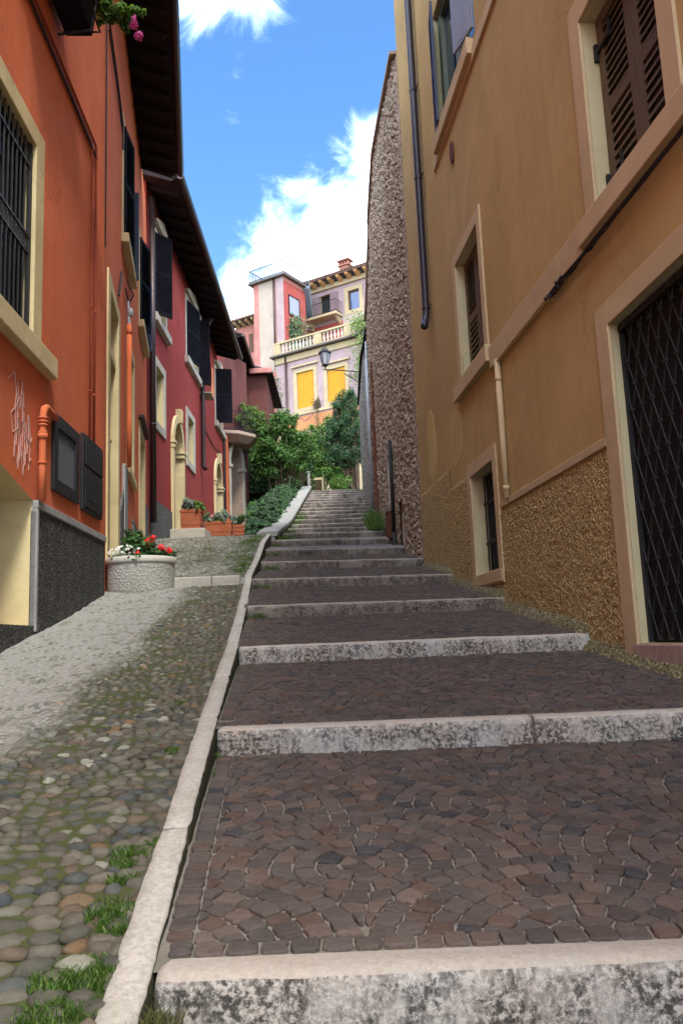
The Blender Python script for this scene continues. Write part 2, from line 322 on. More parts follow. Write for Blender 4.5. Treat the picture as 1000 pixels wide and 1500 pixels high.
# --- earth sheet out to the horizon, everywhere below the street
GX = [-400, -150, -60, -30, -15, -10, -7, -5, -3.5, -2.6, -1.9, -1.3, -.6, 0, .6, 1.2, 1.9, 2.6, 4, 7, 12, 25, 60, 150, 400]
GY = [-300, -100, -40, -15, -6] + [-3 + .9 * i for i in range(52)] + [46, 52, 60, 75, 100, 160, 300, 500]
def stair_ground(y):
    k = 0
    for i in range(len(ST)):
        if ST[i][2] <= y: k = i
    return tread_z(k, 0, y) if y < 40.3 else 7.4
def earth_z(x, y):
    if y < -.45: b = -1.3 + .05 * max(y, -60)
    elif y > 40.3: b = 7.4
    else: b = min(ramp_z(y), stair_ground(y)) if x < 3 else ramp_z(y) * .8
    return b - .32 + (0 if y < 40.3 else .27)
g = MB(); nx = len(GX)
g.v = [V((x, y, earth_z(x, y))) for y in GY for x in GX]
for j in range(len(GY) - 1):
    for i in range(nx - 1): g.f.append((j * nx + i, j * nx + i + 1, (j + 1) * nx + i + 1, (j + 1) * nx + i)); g.m.append(0); g.c.append(None)
o = g.build('ground', M['earth'], smooth=True); tag(o, 'bare earth under and around the stepped street', 'ground', kind='structure')

# --- stone steps: a worn nosing stone across each tread, cut in blocks
def nosing(k, x0, x1, ends):
    mb = MB(); z = ST[k][0]; near = k <= 6; dep = .12 + .16 * 0 if k < 12 else .14
    prof = [(dep, .0), (dep * .5, .003), (.03, .0), (.011, -.008), (.0, -.028), (-.002, -.075), (.0, -.12), (.002, -.26)]
    if near:
        prof = [(dep, .0), (dep * .6, .003), (.04, .001), (.02, -.004), (.007, -.015), (.0, -.035), (-.002, -.06), (-.001, -.085), (-.002, -.11), (.0, -.14), (.002, -.17), (.002, -.30)]
    cuts = [x0] + [c for c in ends if x0 < c < x1] + [x1]
    for a, b in zip(cuts[:-1], cuts[1:]):
        a += .006; b -= .006
        n = max(2, int((b - a) / (.02 if k <= 3 else .05 if near else .3))); seed = k * 9.7
        rows = []
        for i in range(n + 1):
            x = a + (b - a) * i / n; e = min(i, n - i) / n * (b - a)
            rr = .012 * max(0, 1 - e / .03) ** 2
            row = []
            for j, (d, h) in enumerate(prof):
                w = 0 if j == 0 else 1
                q = V((x * 9, j * 1.7, seed)); amp = .006 if h < -.03 else .0035
                dd = d + w * (nz.noise(q) * amp + nz.noise(q * 3.7) * amp * .7) + rr * (1 if h > -.05 else .6)
                hh = h + w * (nz.noise(q + V((40, 0, 0))) * .004 + nz.noise(V((x * 1.3, seed, 3))) * .006 * (1 if h > -.05 else 0)) - rr * (.7 if h > -.03 else 0)
                y = line_y(k, x) + dd
                row.append(V((x - ST[k][3] * dd, y, z + hh)))
            rows.append(row)
        m = len(prof); vs = [p for r in rows for p in r]
        fs = [(i * m + j, i * m + j + 1, (i + 1) * m + j + 1, (i + 1) * m + j) for i in range(n) for j in range(m - 1)]
        fs += [list(range(m))[::-1], list(range(n * m, n * m + m))]
        mb.add(vs, fs)
    return mb
REND = {8: 1.26, 9: 1.16, 10: 1.10}
JOINT = {1: [1.9], 2: [1.02], 3: [1.75, .3], 4: [.72], 5: [.55], 6: [-.1]}
ORD = ['lowest stone step, cut by the bottom edge of the view', 'second stone step up, longest riser with black lichen drips', 'third stone step up, ending at the rough plastered corner of the ochre house',
       'fourth stone step up, ending under the small barred cellar opening', 'fifth stone step up, level with the little cross kerb of the cobbled ramp', 'sixth stone step up, meeting the far corner of the ochre house', 'seventh stone step up, ending at the foot of the black wall pipe']
for k in range(1, len(ST)):
    xl = kerb_x(ST[k][2]) + .004 if k < 9 else ST[k][1] - .05
    xr = REND.get(k, right_x(line_y(k, 1.3)) + .06)
    o = nosing(k, xl, xr, JOINT.get(k, [ru(-1, .9)])).build('stone_step', M['steprock'] if k < 4 else M['stepold'], smooth=True)
    tag(o, ORD[k - 1] if k - 1 < len(ORD) else 'one of the narrow upper stone steps climbing between parapet and rubble wall', 'step', 'stone steps of the street', kind='structure')

# --- tread beds and their setts
bed = MB(); far = MB()
for k in range(0, len(ST)):
    last = k + 1 >= len(ST); y1 = 48 if last else None; n = 10
    def P(i, j):
        t = i / 6; s = j / 8; ys_ = ST[k][2] + ((ST[k + 1][2] - ST[k][2]) * s if not last else 0); xa = kerb_x(ys_ + .05) - .03; xb = right_x(line_y(k, 1.5)) + .25
        if last: xa, xb = -6, 6
        x = xa + (xb - xa) * t; ya = line_y(k, x) + .05; yb = (line_y(k + 1, x) + .06) if not last else y1
        y = ya + (yb - ya) * s; return V((x, y, tread_z(k, x, y) - .012 if k < 7 else tread_z(k, x, y) - .006))
    (bed if k < 7 else far).grid(lambda a, b: P(a * 6, b * 8), 6, 8)
tag(far.build('upper_stair_pavement', M['farpave'], smooth=True), 'worn dark paving of the upper stair treads', 'paving', kind='structure')

sett = bed; nbed = len(bed.f); bed.m = [1] * nbed
SC = [(.118, .086, .070), (.100, .078, .066), (.084, .071, .064), (.054, .051, .052), (.104, .070, .053), (.135, .10, .08), (.092, .074, .064), (.15, .092, .055)]
SWT = [6, 7, 7, 2.2, 4, 1, 7, .15]
def sett_col():
    c = random.choices(SC, SWT)[0]; k = ru(.8, 1.2); return tuple(x * k for x in c)
def put_sett(k, poly, hi):
    n = len(poly); cx, cy = sum(q[0] for q in poly) / n, sum(q[1] for q in poly) / n
    col = sett_col(); top = ru(-.004, .004); tx, ty = ru(-.035, .035), ru(-.035, .035)
    def pt(q, ins, h):
        dx, dy = cx - q[0], cy - q[1]; l = math.hypot(dx, dy) + 1e-6; x, y = q[0] + dx / l * ins, q[1] + dy / l * ins
        return V((x, y, tread_z(k, x, y) + h + (x - cx) * tx + (y - cy) * ty))
    if hi:
        o = []
        for i in range(n):
            a, b = poly[i], poly[(i + 1) % n]; l = math.hypot(a[0] - b[0], a[1] - b[1])
            for t in ((.5,) if l < .02 else (.14, .5, .86)): o.append((a[0] + (b[0] - a[0]) * t + ru(-.003, .003), a[1] + (b[1] - a[1]) * t + ru(-.003, .003)))
    else: o = poly
    m = len(o); rings = [[pt(q, .004, -.02) for q in o], [pt(q, .004, top - .006) for q in o], [pt(q, .0065, top - .001 + ru(-.001, .001)) for q in o], [pt(q, .015, top + ru(-.0012, .0012)) for q in o]]
    vs = [p for r in rings for p in r] + [V((cx, cy, tread_z(k, cx, cy) + top + ru(-.001, .002)))]
    sett.add(vs, [(r * m + i, r * m + (i + 1) % m, (r + 1) * m + (i + 1) % m, (r + 1) * m + i) for r in range(3) for i in range(m)] + [(3 * m + i, 3 * m + (i + 1) % m, 4 * m) for i in range(m)], 0, col)
def clip(poly, a, b, c):          # keep a*x + b*y <= c
    out = []
    for i in range(len(poly)):
        p, q = poly[i], poly[(i + 1) % len(poly)]; dp, dq = a * p[0] + b * p[1] - c, a * q[0] + b * q[1] - c
        if dp <= 0: out.append(p)
        if (dp < 0 < dq) or (dq < 0 < dp): t = dp / (dp - dq); out.append((p[0] + (q[0] - p[0]) * t, p[1] + (q[1] - p[1]) * t))
    return out
R_ = .64; NR = 8
for k in range(1, 7):
    ylo = min(line_y(k, -1.5), line_y(k, 2.4)) - .1; yhi = max(line_y(k + 1, -1.5), line_y(k + 1, 2.4)) + .15
    def inside(x, y): return kerb_x(y) + .005 < x < right_x(y) + .02 and y < line_y(k + 1, x) + .05
    x = kerb_x(ylo) - .3                         # a straight course behind the nosing, another along the kerb
    while x < 2.7:
        w = ru(.070, .095); ya, yb = line_y(k, x) + .118, line_y(k, x + w) + .118
        if inside(x + w / 2, ya + .04): put_sett(k, [(x, ya), (x + w, yb), (x + w, yb + .076), (x, ya + .076)], k <= 3)
        x += w
    y = ylo
    while y < yhi:
        h = ru(.066, .086); a, b = kerb_x(y) + .008, kerb_x(y + h) + .008
        if y > line_y(k, a) + .205 and y < line_y(k + 1, a): put_sett(k, [(a, y), (a + .085, y), (b + .085, y + h), (b, y + h)], k <= 3)
        y += h
    # fish-scale fans: concentric arcs, each row of fans overlapping the one behind; stones are cut to meet their neighbours
    cx0 = .66 + (.4 if k % 2 == 0 else 0); cy0 = line_y(k, cx0) + .10
    fans = [(cx0 + i * 2 * R_ + (R_ if j % 2 else 0), cy0 + j * R_, j) for j in range(-1, 7) for i in range(-3, 4)]
    for fx, fy, j in fans:
        lower = [(gx, gy) for gx, gy, jj in fans if jj < j and math.hypot(gx - fx, gy - fy) < 2 * R_]
        for q in range(NR):
            r0 = q * R_ / NR; r1 = r0 + R_ / NR; rm = (r0 + r1) / 2; n = max(4, int(round(2 * PI * rm / .080))); ph = ru(0, 2 * PI)
            th = [ph + 2 * PI * (a + ru(-.12, .12)) / n for a in range(n)]; th.append(th[0] + 2 * PI)
            for t0, t1 in zip(th[:-1], th[1:]):
                P_ = lambda r, t: (fx + r * math.cos(t) + ru(-.003, .003), fy + r * math.sin(t) + ru(-.003, .003))
                tm = (t0 + t1) / 2; poly = [P_(r0 + .004, t0), P_(r1, t0), P_(r1 * 1.01, tm), P_(r1, t1), P_(r0 + .004, t1)]
                for gx, gy in lower:             # cut along the rim of the fan in front
                    cx, cy = sum(p[0] for p in poly) / max(1, len(poly)), sum(p[1] for p in poly) / max(1, len(poly)); dx, dy = cx - gx, cy - gy; l = math.hypot(dx, dy) + 1e-6
                    if l < R_ + .12 and len(poly) >= 3: dx /= l; dy /= l; poly = clip(poly, -dx, -dy, -(gx * dx + gy * dy + R_))
                if len(poly) < 3: continue
                cy = sum(p[1] for p in poly) / len(poly); cx = sum(p[0] for p in poly) / len(poly)
                if not inside(cx, cy): continue
                poly = clip(poly, ST[k][3], -1, -(line_y(k, 0) + .118 + .076)); sl = (kerb_x(cy + .1) - kerb_x(cy)) / .1
                if len(poly) >= 3: poly = clip(poly, -1, sl, -(kerb_x(cy) + .093) + sl * cy)
                if len(poly) >= 3:
                    ar = abs(sum(poly[a][0] * poly[(a + 1) % len(poly)][1] - poly[(a + 1) % len(poly)][0] * poly[a][1] for a in range(len(poly)))) / 2
                    if ar > .0009: put_sett(k, poly, k <= 3)
tag(sett.build('stair_pavement', [M['sett'], M['mortar']]), 'purple brown porphyry setts laid in fans across the stair treads', 'paving', kind='structure')

# --- pale kerb between ramp and stairs, in blocks
ky = -1.0; kerb = MB(); KW = .108
while ky < 19.2:
    ln = ru(.9, 1.7); a, b = ky + .006, min(ky + ln, 19.3) - .006; n = max(3, int((b - a) / .04)); rows = []
    for i in range(n + 1):
        y = a + (b - a) * i / n; x = kerb_x(y); z = ramp_z(y) + .02; q = V((y * 8, 1, 0)); e = min(i, n - i) / n * (b - a); rr = .008 * max(0, 1 - e / .04)
        wl = nz.noise(q) * .008 + nz.noise(q * .2) * .006 + nz.noise(q * 3.1) * .005; wr = nz.noise(q + V((0, 9, 0))) * .005 + nz.noise(q * 3.3) * .004
        rows.append([V((x - KW + wl + rr, y, z - .3)), V((x - KW + wl + rr, y, z - .015)), V((x - KW + .006 + wl, y, z - .001 - rr)), V((x - KW * .5, y, z + .004 + nz.noise(q * 1.6) * .003 - rr)),
                     V((x - .007 + wr, y, z - .001 - rr)), V((x + wr - rr, y, z - .009)), V((x + wr * .6 - rr, y, z - .10 + nz.noise(q * 2) * .01)), V((x - rr, y, z - .35))])
    m = 8; kerb.add([p for r in rows for p in r], [(i * m + j, (i + 1) * m + j, (i + 1) * m + j + 1, i * m + j + 1) for i in range(n) for j in range(m - 1)] + [list(range(m)), list(range(n * m, n * m + m))[::-1]])
    q0 = len(kerb.m) - n * (m - 1) - 2
    for i in range(n):
        kerb.m[q0 + i * (m - 1) + 5] = kerb.m[q0 + i * (m - 1) + 6] = 1
    ky += ln
tag(kerb.build('kerb', [M['kerbrock'], M['kerbside']], smooth=True), 'pale worn kerb stones edging the cobbled ramp beside the stairs', 'kerb', kind='structure')
ck = MB(); xx = -3.6
while xx < -1.56:
    w = min(ru(.55, .9), -1.54 - xx); 
    ck.box(Fr((0, 12.0, 0), (1, .02, 0), (-.02, 1, 0)), xx + .004, xx + w - .004, -.06, .12, .6, .985); xx += w
tag(ck.build('cross_kerb', M['kerbrock'], bevel=.02), 'low pale stone kerb crossing the ramp beside the round planter', 'kerb', kind='structure')

# --- cobbled ramp: an earth-and-mortar sheet with rounded river stones bedded in it
AW = Fr((-3.2, 8, 0), (-.0564, .9984, 0), (.9984, .0564, 0))           # near orange facade
BW = Fr((-3.385, 11.275, 0), (-.1792, .9838, 0), (.9838, .1792, 0))    # far orange facade
CWL = Fr((-5.22, 21.4, 0), (-.0146, .9999, 0), (.9999, .0146, 0))      # red facade
def left_x(y):
    if y < 11.275: return -3.2 - .0565 * (y - 8)
    if y < 21.4: return -3.385 - .182 * (y - 11.275)
    return -5.22 - .0146 * (y - 21.4)
def dusty(x, y):           # how much dry mortar covers the stones (0 kerb side .. 1 middle/left)
    u = (kerb_x(y) - KW - x)
    c = 1.15 - .03 * (y - 3)
    k = max(0, min(1, (u - (c - .45)) / .55)); k *= max(0, min(1, (y - 2.2) / 1.6))
    return max(0, min(1, k + .35 * nz.noise(V((x * 1.6, y * .9, 4))))) if y < 12 else .45 + .4 * nz.noise(V((x * 1.2, y * .8, 2)))
def mossy(x, y):
    u = (kerb_x(y) - KW - x); k = math.exp(-((u - .5) / .55) ** 2) if y < 12 else (math.exp(-(u / .4) ** 2) + .45 * math.exp(-((y - 15.5) / 1.2) ** 2) * (1 if u < 1.6 else .3))
    return max(0, min(1, .15 + .75 * k + .3 * nz.noise(V((x, y, 9)))))
def rampsurf(x, y): return ramp_z(y) + .028 * nz.noise(V((x * .8, y * .6, 0))) * (1 if abs(y - 12.05) > .4 else 0)
rs = MB(); ys = [-1 + .12 * i for i in range(108)] + [12.0, 12.06] + [12.1 + .25 * i for i in range(40)] + [22.5 + 1.5 * i for i in range(13)]
NX = 34; ys = sorted(ys)
for y in ys:
    for i in range(NX + 1):
        a = left_x(y) - .25; b = (kerb_x(y) - .06) if y < 19.3 else -2.0; x = a + (b - a) * i / NX
        rs.v.append(V((x, y, rampsurf(x, y) + .016 * nz.noise(V((x * 9, y * 9, 1))) + .010 * nz.noise(V((x * 3, y * 3, 6))) + .014 * dusty(x, y) - .009)))
W1 = NX + 1
for j in range(len(ys) - 1):
    for i in range(NX):
        rs.f.append((j * W1 + i, j * W1 + i + 1, (j + 1) * W1 + i + 1, (j + 1) * W1 + i)); rs.m.append(0)
        c = sum((rs.v[q] for q in rs.f[-1]), V()) / 4; rs.c.append((dusty(c.x, c.y), mossy(c.x, c.y), 0))
cob = rs; rs.m = [1] * len(rs.f)
CC = [(.17, .15, .125), (.13, .115, .10), (.20, .165, .135), (.16, .125, .105), (.19, .13, .10), (.11, .11, .11), (.24, .215, .18), (.40, .37, .32), (.29, .17, .10), (.075, .08, .09)]
CWT = [6, 6, 5, 5, 3, 4, 4, 1.0, .8, .7]
y = .9
while y < 19.3:
    base = .088 if y < 2.8 else .078 if y < 3.8 else .070 if y < 5 else .066 if y < 8 else .07 if y < 12 else .10
    row_h = base * .84; a = left_x(y) + .02; b = kerb_x(y) - KW - .02; x = a + ru(0, base)
    while x < b:
        w = base * ru(.75, 1.45); h = base * ru(.7, 1.0)
        yy = y + ru(-.02, .02) + .015 * math.sin(x * 3); d = dusty(x, yy)
        if abs(yy - 12.02) > .16 and rnd() > d * .12:
            c = random.choices(CC, CWT)[0]; k = ru(.8, 1.2)
            if d > .35: q_ = min(.8, d * ru(.3, 1.1)); c = tuple(a_ * (1 - q_) + b_ * q_ for a_, b_ in zip(c, (.36, .35, .315)))
            c = tuple(q * k * g_ * (.66 + .16 * min(1, max(0, y - 4) / 4)) for q, g_ in zip(c, (.93, 1.0, .92)))
            sub = 2 if y < 5 else 1
            sink = -.012 + .012 * rnd() + d * .006
            cob.blob((x + w / 2, yy, rampsurf(x, yy) - .012 + sink * .8), (w * .53, h * .56, base * ru(.26, .4)), sub, ru(-.5, .5), .42, 0, c)
        x += w * .96
    y += row_h
tag(cob.build('cobbled_path', [M['cobble'], M['rampsoil']], smooth=True), 'ramp of rounded brown and grey river cobbles bedded in dusty mossy earth', 'path', kind='structure')

# --- grass and moss
def grass_tuft(mb, x, y, z, n, h, spread, cols):
    for _ in range(int(n * 1.9)):
        a = ru(0, 2 * PI); r = spread * math.sqrt(rnd()); px, py = x + r * math.cos(a), y + r * math.sin(a); hh = h * ru(.5, 1.1); w = .0016 + .0022 * rnd()
        lean = V((ru(-.7, .7), ru(-.7, .7), 0)) * hh; d = ru(0, PI); s = V((math.cos(d), math.sin(d), 0)) * w; b = V((px, py, z - .01)); c = mul(random.choice(cols), ru(.75, 1.25))
        m = b + lean * .4 + V((0, 0, hh * .62)); t = b + lean + V((0, 0, hh))
        mb.add([b - s, b + s, m + s * .8, m - s * .8, t], [(0, 1, 2, 3), (3, 2, 4)], 0, c)
GCOL = [(.06, .13, .018), (.085, .17, .03), (.05, .10, .015), (.13, .19, .05)]
gr = MB()
for (px, py, n, sp) in [(195, 1248, 230, .07), (185, 1262, 150, .06), (165, 1330, 240, .08), (170, 1360, 160, .06), (150, 1345, 110, .05), (135, 1420, 260, .08), (100, 1430, 240, .09), (150, 1440, 150, .05), (75, 1440, 120, .06), (120, 1475, 240, .08), (60, 1490, 180, .07), (150, 1480, 120, .05), (180, 1290, 90, .05), (222, 1235, 80, .04), (250, 1100, 50, .04), (262, 1030, 40, .04)]:
    # foot of each tuft: where the sight line meets the ramp
    d = ray(px, py); t = 1.0
    while d.z * t > ramp_z(d.y * t) and t < 30: t += .01
    p = d * t; grass_tuft(gr, p.x, p.y, ramp_z(p.y), n, .032, sp, GCOL)
for _ in range(90):
    y = ru(12.4, 19); x = kerb_x(y) - KW - abs(random.gauss(0, .22)) - .03; grass_tuft(gr, x, y, ramp_z(y), 26, .06, .10, GCOL)
for _ in range(70):
    y = ru(14.2, 17.2); x = ru(-3.4, -1.9); grass_tuft(gr, x, y, ramp_z(y), 16, .05, .14, GCOL)
for _ in range(60):
    y = ru(19.3, 29); x = -1.5 + ru(-.1, .18); grass_tuft(gr, x, y, stair_ground(y), 26, ru(.08, .2), .12, GCOL)
for _ in range(46):
    y = ru(21.0, 25.2); x = right_x(y) - ru(.0, .35); grass_tuft(gr, x, y, stair_ground(y) + .05, 34, ru(.25, .6), .16, GCOL)
for k in range(4, 10):
    for _ in range(6):
        x = ST[k][1] + ru(.02, .28); grass_tuft(gr, x, line_y(k, x) - ru(.0, .06), ST[k][0] - .14, 14, .07, .06, GCOL)
for _ in range(60):                                   # tufts rooted in the kerb joint
    y = ru(1.0, 9); grass_tuft(gr, kerb_x(y) + ru(0, .02), y, ramp_z(y) - .11, 6, .03, .03, GCOL)
for _ in range(14): grass_tuft(gr, kerb_x(1.95) + ru(.0, .06), ru(1.75, 2.08), -.9, 30, .07, .04, [(.07, .08, .02), (.10, .10, .04)])
tag(gr.build('grass', M['leaf']), 'tufts of short green grass between the cobbles and along the walls', 'grass', kind='stuff')
# gravelly mortar fillet along the foot of the ochre house
fl = MB(); n = 420
rows = []
for i in range(n + 1):
    y = 3.0 + 11.9 * i / n; x = right_x(y); k = max(j for j in range(len(ST)) if line_y(j, x) <= y); z = tread_z(k, x, y); q = V((y * 6, 0, 0)); w = .10 + .03 * nz.noise(q)
    rows.append([V((x + .05, y, z + .14 + .03 * nz.noise(q * 2))), V((x - .012, y, z + .10 + .03 * nz.noise(q * 2.3))), V((x - w * .45, y, z + .055 + .02 * nz.noise(q * 3))), V((x - w * .8, y, z + .025 + .015 * nz.noise(q * 4))), V((x - w, y, z - .03))])
fl.add([p for r in rows for p in r], [(i * 5 + j, i * 5 + j + 1, (i + 1) * 5 + j + 1, (i + 1) * 5 + j) for i in range(n) for j in range(4)])
tag(fl.build('gravel_fillet', pebbledash('yellow_gravel_fillet', (.20, .175, .085), (.34, .29, .16), (.46, .39, .25), 42, 1.0), smooth=True), 'yellowish gravel fillet along the foot of the ochre wall', 'gravel', kind='structure')
from mathutils.geometry import tessellate_polygon
def rect(a, b, c, d): return [(a, c), (b, c), (b, d), (a, d)]
def arch(a, b, z0, zs, rise, n=12):          # opening with a curved head: springs at zs
    m = (a + b) / 2; r = (b - a) / 2
    return [(a, z0), (b, z0)] + [(m + r * math.cos(PI * i / n), zs + rise * math.sin(PI * i / n)) for i in range(n + 1)]
def wall_mesh(F, outer, holes, back):
    mb = MB(); loops = [outer] + [h for h, d in holes]; flat = [p for l in loops for p in l]
    tris = tessellate_polygon([[V((u, z, 0)) for u, z in l] for l in loops])
    mb.add([F.P(u, 0, z) for u, z in flat], [tuple(t) for t in tris])
    n = len(outer); a = [F.P(u, 0, z) for u, z in outer] + [F.P(u, back, z) for u, z in outer]
    mb.add(a, [(i, (i + 1) % n, n + (i + 1) % n, n + i) for i in range(n)] + [list(range(n, 2 * n))])
    for h, d in holes:
        m = len(h); a = [F.P(u, 0, z) for u, z in h] + [F.P(u, -d, z) for u, z in h]
        mb.add(a, [(i, (i + 1) % m, m + (i + 1) % m, m + i) for i in range(m)], 1)
    return mb
def outset(r, k): a, b, c, d = r; return rect(a - k, b + k, c - k, d + k)
def inset_rect(a, b, c, d): return rect(a, b, c, d)
def louvre_leaf(name, mat, parent, hinge, udir, w, z0, z1, th=.04, stile=.07, split=None, pitch=.055, label=None):
    """a louvred shutter leaf: hinge point (x,y), horizontal direction of the leaf, stiles, rails and tilted slats"""
    F = Fr((hinge[0], hinge[1], 0), (udir[0], udir[1], 0)); mb = MB()
    mb.box(F, 0, stile, -th / 2, th / 2, z0, z1); mb.box(F, w - stile, w, -th / 2, th / 2, z0, z1)
    mids = [z0 + (z1 - z0) * q for q in (split or [.5])]; rails = [(z0, z0 + .11)] + [(q - .05, q + .05) for q in mids] + [(z1 - .09, z1)]
    for a, b in rails: mb.box(F, stile, w - stile, -th / 2 + .003, th / 2 - .003, a, b)
    for (a0, a1), (b0, b1) in zip(rails[:-1], rails[1:]):
        n = max(2, int((b0 - a1) / pitch)); h = (b0 - a1) / n
        for i in range(n):
            z = a1 + h * (i + .5); c = [F.P(u, nn, zz) for u in (stile, w - stile) for nn, zz in ((-th * .42, z + h * .62), (-th * .42, z + h * .46), (th * .47, z - h * .50), (th * .47, z - h * .34))]
            mb.add(c, [(0, 1, 5, 4), (2, 6, 7, 3), (0, 4, 7, 3), (1, 2, 6, 5), (0, 3, 2, 1), (4, 5, 6, 7)])
    mb.box(F, stile, w - stile, -th * .5, -th * .36, z0 + .05, z1 - .04)
    return mb.build(name, mat, parent)
def sill_mb(F, a, b, z0, z1, n1, n0=-.02): return MB().box(F, a, b, n0, n1, z0, z1)

# ================================================================== OCHRE HOUSE (right)
F = RWALL
ochre = thing('ochre_house', F.P(0, 0, .5), 'tall ochre plastered house on the right with a barred doorway and rough lower wall', 'house')
DOOR = (-5.95, -4.04, -.13, 2.47); WIN = (-5.28, -4.03, 3.53, 5.28); WIN2 = (-.40, .86, 3.62, 5.37); CEL = (-.37, .77, .78, 2.16); UPW = (-.90, 1.36, 7.82, 9.9)
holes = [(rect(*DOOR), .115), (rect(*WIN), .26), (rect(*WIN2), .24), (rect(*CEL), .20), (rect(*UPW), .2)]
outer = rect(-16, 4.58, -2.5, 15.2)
mb = wall_mesh(F, outer, holes, -7); mb.build('wall', [M['ochre'], M['skylit_jamb']], ochre)
# raised plaster surrounds
fr = MB(); fr.prism(F, [(-3.81, -.33), (-3.81, 2.67), (-6.2, 2.67), (-6.2, 2.47), (-4.04, 2.47), (-4.04, -.33)], .0, .032); fr.build('door_surround', M['ochre_trim'], ochre, bevel=.006)
wn = MB().ring(F, [(-5.5, 3.3), (-3.81, 3.3), (-3.81, 5.52), (-5.5, 5.52)], rect(*WIN), .0, .03).build('window_surround', M['ochre_trim'], ochre, bevel=.006)
MB().prism(F, [(-3.73, 3.30), (-3.73, 3.51), (-5.62, 3.51), (-5.62, 3.30)], -.03, .085).build('sill', M['ochre_trim'], wn, bevel=.01)
wn2 = MB().ring(F, [(-.56, 3.45), (1.04, 3.45), (1.04, 5.55), (-.56, 5.55)], rect(*WIN2), .0, .03).build('window_surround', M['ochre_trim'], ochre, bevel=.006)
MB().prism(F, rect(-.62, 1.22, 3.38, 3.61), -.03, .085).build('sill', M['ochre_trim'], wn2, bevel=.01)
ce = MB().ring(F, [(-.54, .60), (.95, .60), (.95, 2.34), (-.54, 2.34)], rect(*CEL), .0, .03).build('window_surround', M['ochre_trim'], ochre, bevel=.006)
MB().prism(F, rect(-3.70, -.64, 3.27, 3.55), -.01, .045).build('string_course', M['ochre_trim'], ochre, bevel=.008)
uw = MB().prism(F, rect(-.80, 1.46, 7.56, 7.80), -.03, .10).build('sill', M['ochre_trim'], ochre, bevel=.01)
MB().prism(F, rect(-14, 1.80, 7.47, 7.66), -.01, .035).build('upper_string_course', M['ochre_trim'], ochre, bevel=.006)
MB().box(F, -5.95, -3.95, -.10, .035, -.55, -.135).build('threshold', M['threshold'], ochre, bevel=.012)
# rough-cast lower wall, thrown on in lumps
def roughpanel(u0, u1, z0, z1, cut=None, cell=.015):
    mb = MB(); nu = int((u1 - u0) / cell); nv = int((z1 - z0) / cell); ok = {}
    for j in range(nv + 1):
        for i in range(nu + 1):
            u = u0 + (u1 - u0) * i / nu; z = z0 + (z1 - z0) * j / nv; q = V((u * 33, z * 33, 0)); top = (z1 - z); e = max(0, 1 - top / .05)
            h = .012 + .008 * nz.noise(q * .7) + .006 * nz.noise(q * 1.4) + .005 * nz.noise(q * .2); h = h * (1 - e) - .004 * e
            ok[(i, j)] = len(mb.v); mb.v.append(F.P(u, h, z))
    for j in range(nv):
        for i in range(nu):
            u = u0 + (u1 - u0) * (i + .5) / nu; z = z0 + (z1 - z0) * (j + .5) / nv
            if cut and cut[0] < u < cut[1] and cut[2] < z < cut[3]: continue
            mb.f.append((ok[(i, j)], ok[(i, j + 1)], ok[(i + 1, j + 1)], ok[(i + 1, j)])); mb.m.append(0); mb.c.append(None)
    return mb
rp = roughpanel(-3.80, -.52, -.75, 1.50); k = len(rp.v)
for mb2 in (roughpanel(-.52, .95, .15, .62), roughpanel(.95, 2.06, .4, 2.25), roughpanel(2.06, 4.57, .7, 2.60, cell=.03)): rp.add(mb2.v, mb2.f)
rp.build('roughcast_base', M['roughcast'], ochre, smooth=True)
MB().prism(F, rect(-3.79, -.60, 1.50, 1.58), -.01, .03).build('plaster_edge', M['ochre_trim'], ochre, bevel=.008)
for (cu, cz, ru_, rz) in ((3.35, 3.25, .38, .62), (1.55, 2.95, .42, .42)):
    pts = [(cu + ru_ * math.cos(t) * (1 + .22 * nz.noise(V((math.cos(t) * 2, math.sin(t) * 2, cu)))), cz + rz * math.sin(t) * (1 + .22 * nz.noise(V((math.cos(t) * 2, math.sin(t) * 2, cu + 5))))) for t in [2 * PI * i / 26 for i in range(26)]]
    MB().prism(F, pts, -.01, .005).build('plaster_patch', M['patch'], ochre)
# doorway: black sheet as the unlit interior behind a lattice grille of thin bars
MB().box(F, -5.96, -4.03, -.34, -.112, -.14, 2.48).build('doorway_dark', M['void'], ochre)
gl = MB()
def clipbar(mb, r, rad, x0, z0, dx, dz, n):
    a, b, c, d = r; ts = []
    lo, hi = -1e9, 1e9
    for p, dd, l, h in ((x0, dx, a, b), (z0, dz, c, d)):
        if abs(dd) < 1e-9:
            if not l <= p <= h: return
            continue
        t0, t1 = sorted(((l - p) / dd, (h - p) / dd)); lo, hi = max(lo, t0), min(hi, t1)
    if hi - lo > .05: mb.tube([F.P(x0 + dx * lo, n, z0 + dz * lo), F.P(x0 + dx * hi, n, z0 + dz * hi)], rad, 6)
gr_ = (-5.93, -4.07, -.10, 2.40)
for i in range(-30, 40):
    clipbar(gl, gr_, .0055, -5.9 + i * .17, -.1, .42, 1, -.075); clipbar(gl, gr_, .008, -5.9 + i * .17, -.1, -.42, 1, -.085)
for i in range(16):
    z = -.1 + i * .17 * 1.19
    for j in range(12):
        u = -5.9 + j * .17 + (.085 if i % 2 else 0)
        if -5.9 < u < -4.1 and z < 2.36: gl.box(F, u - .018, u + .018, -.095, -.066, z - .010, z + .010)
gl.build('door_grille', metal('lattice_iron', (.028, .027, .026), .6, .4), ochre)
MB().box(F, -5.94, -4.05, -.10, -.05, 2.40, 2.455).box(F, -4.065, -4.045, -.10, -.06, -.12, 2.40).build('grille_frame', M['dark_metal'], ochre)
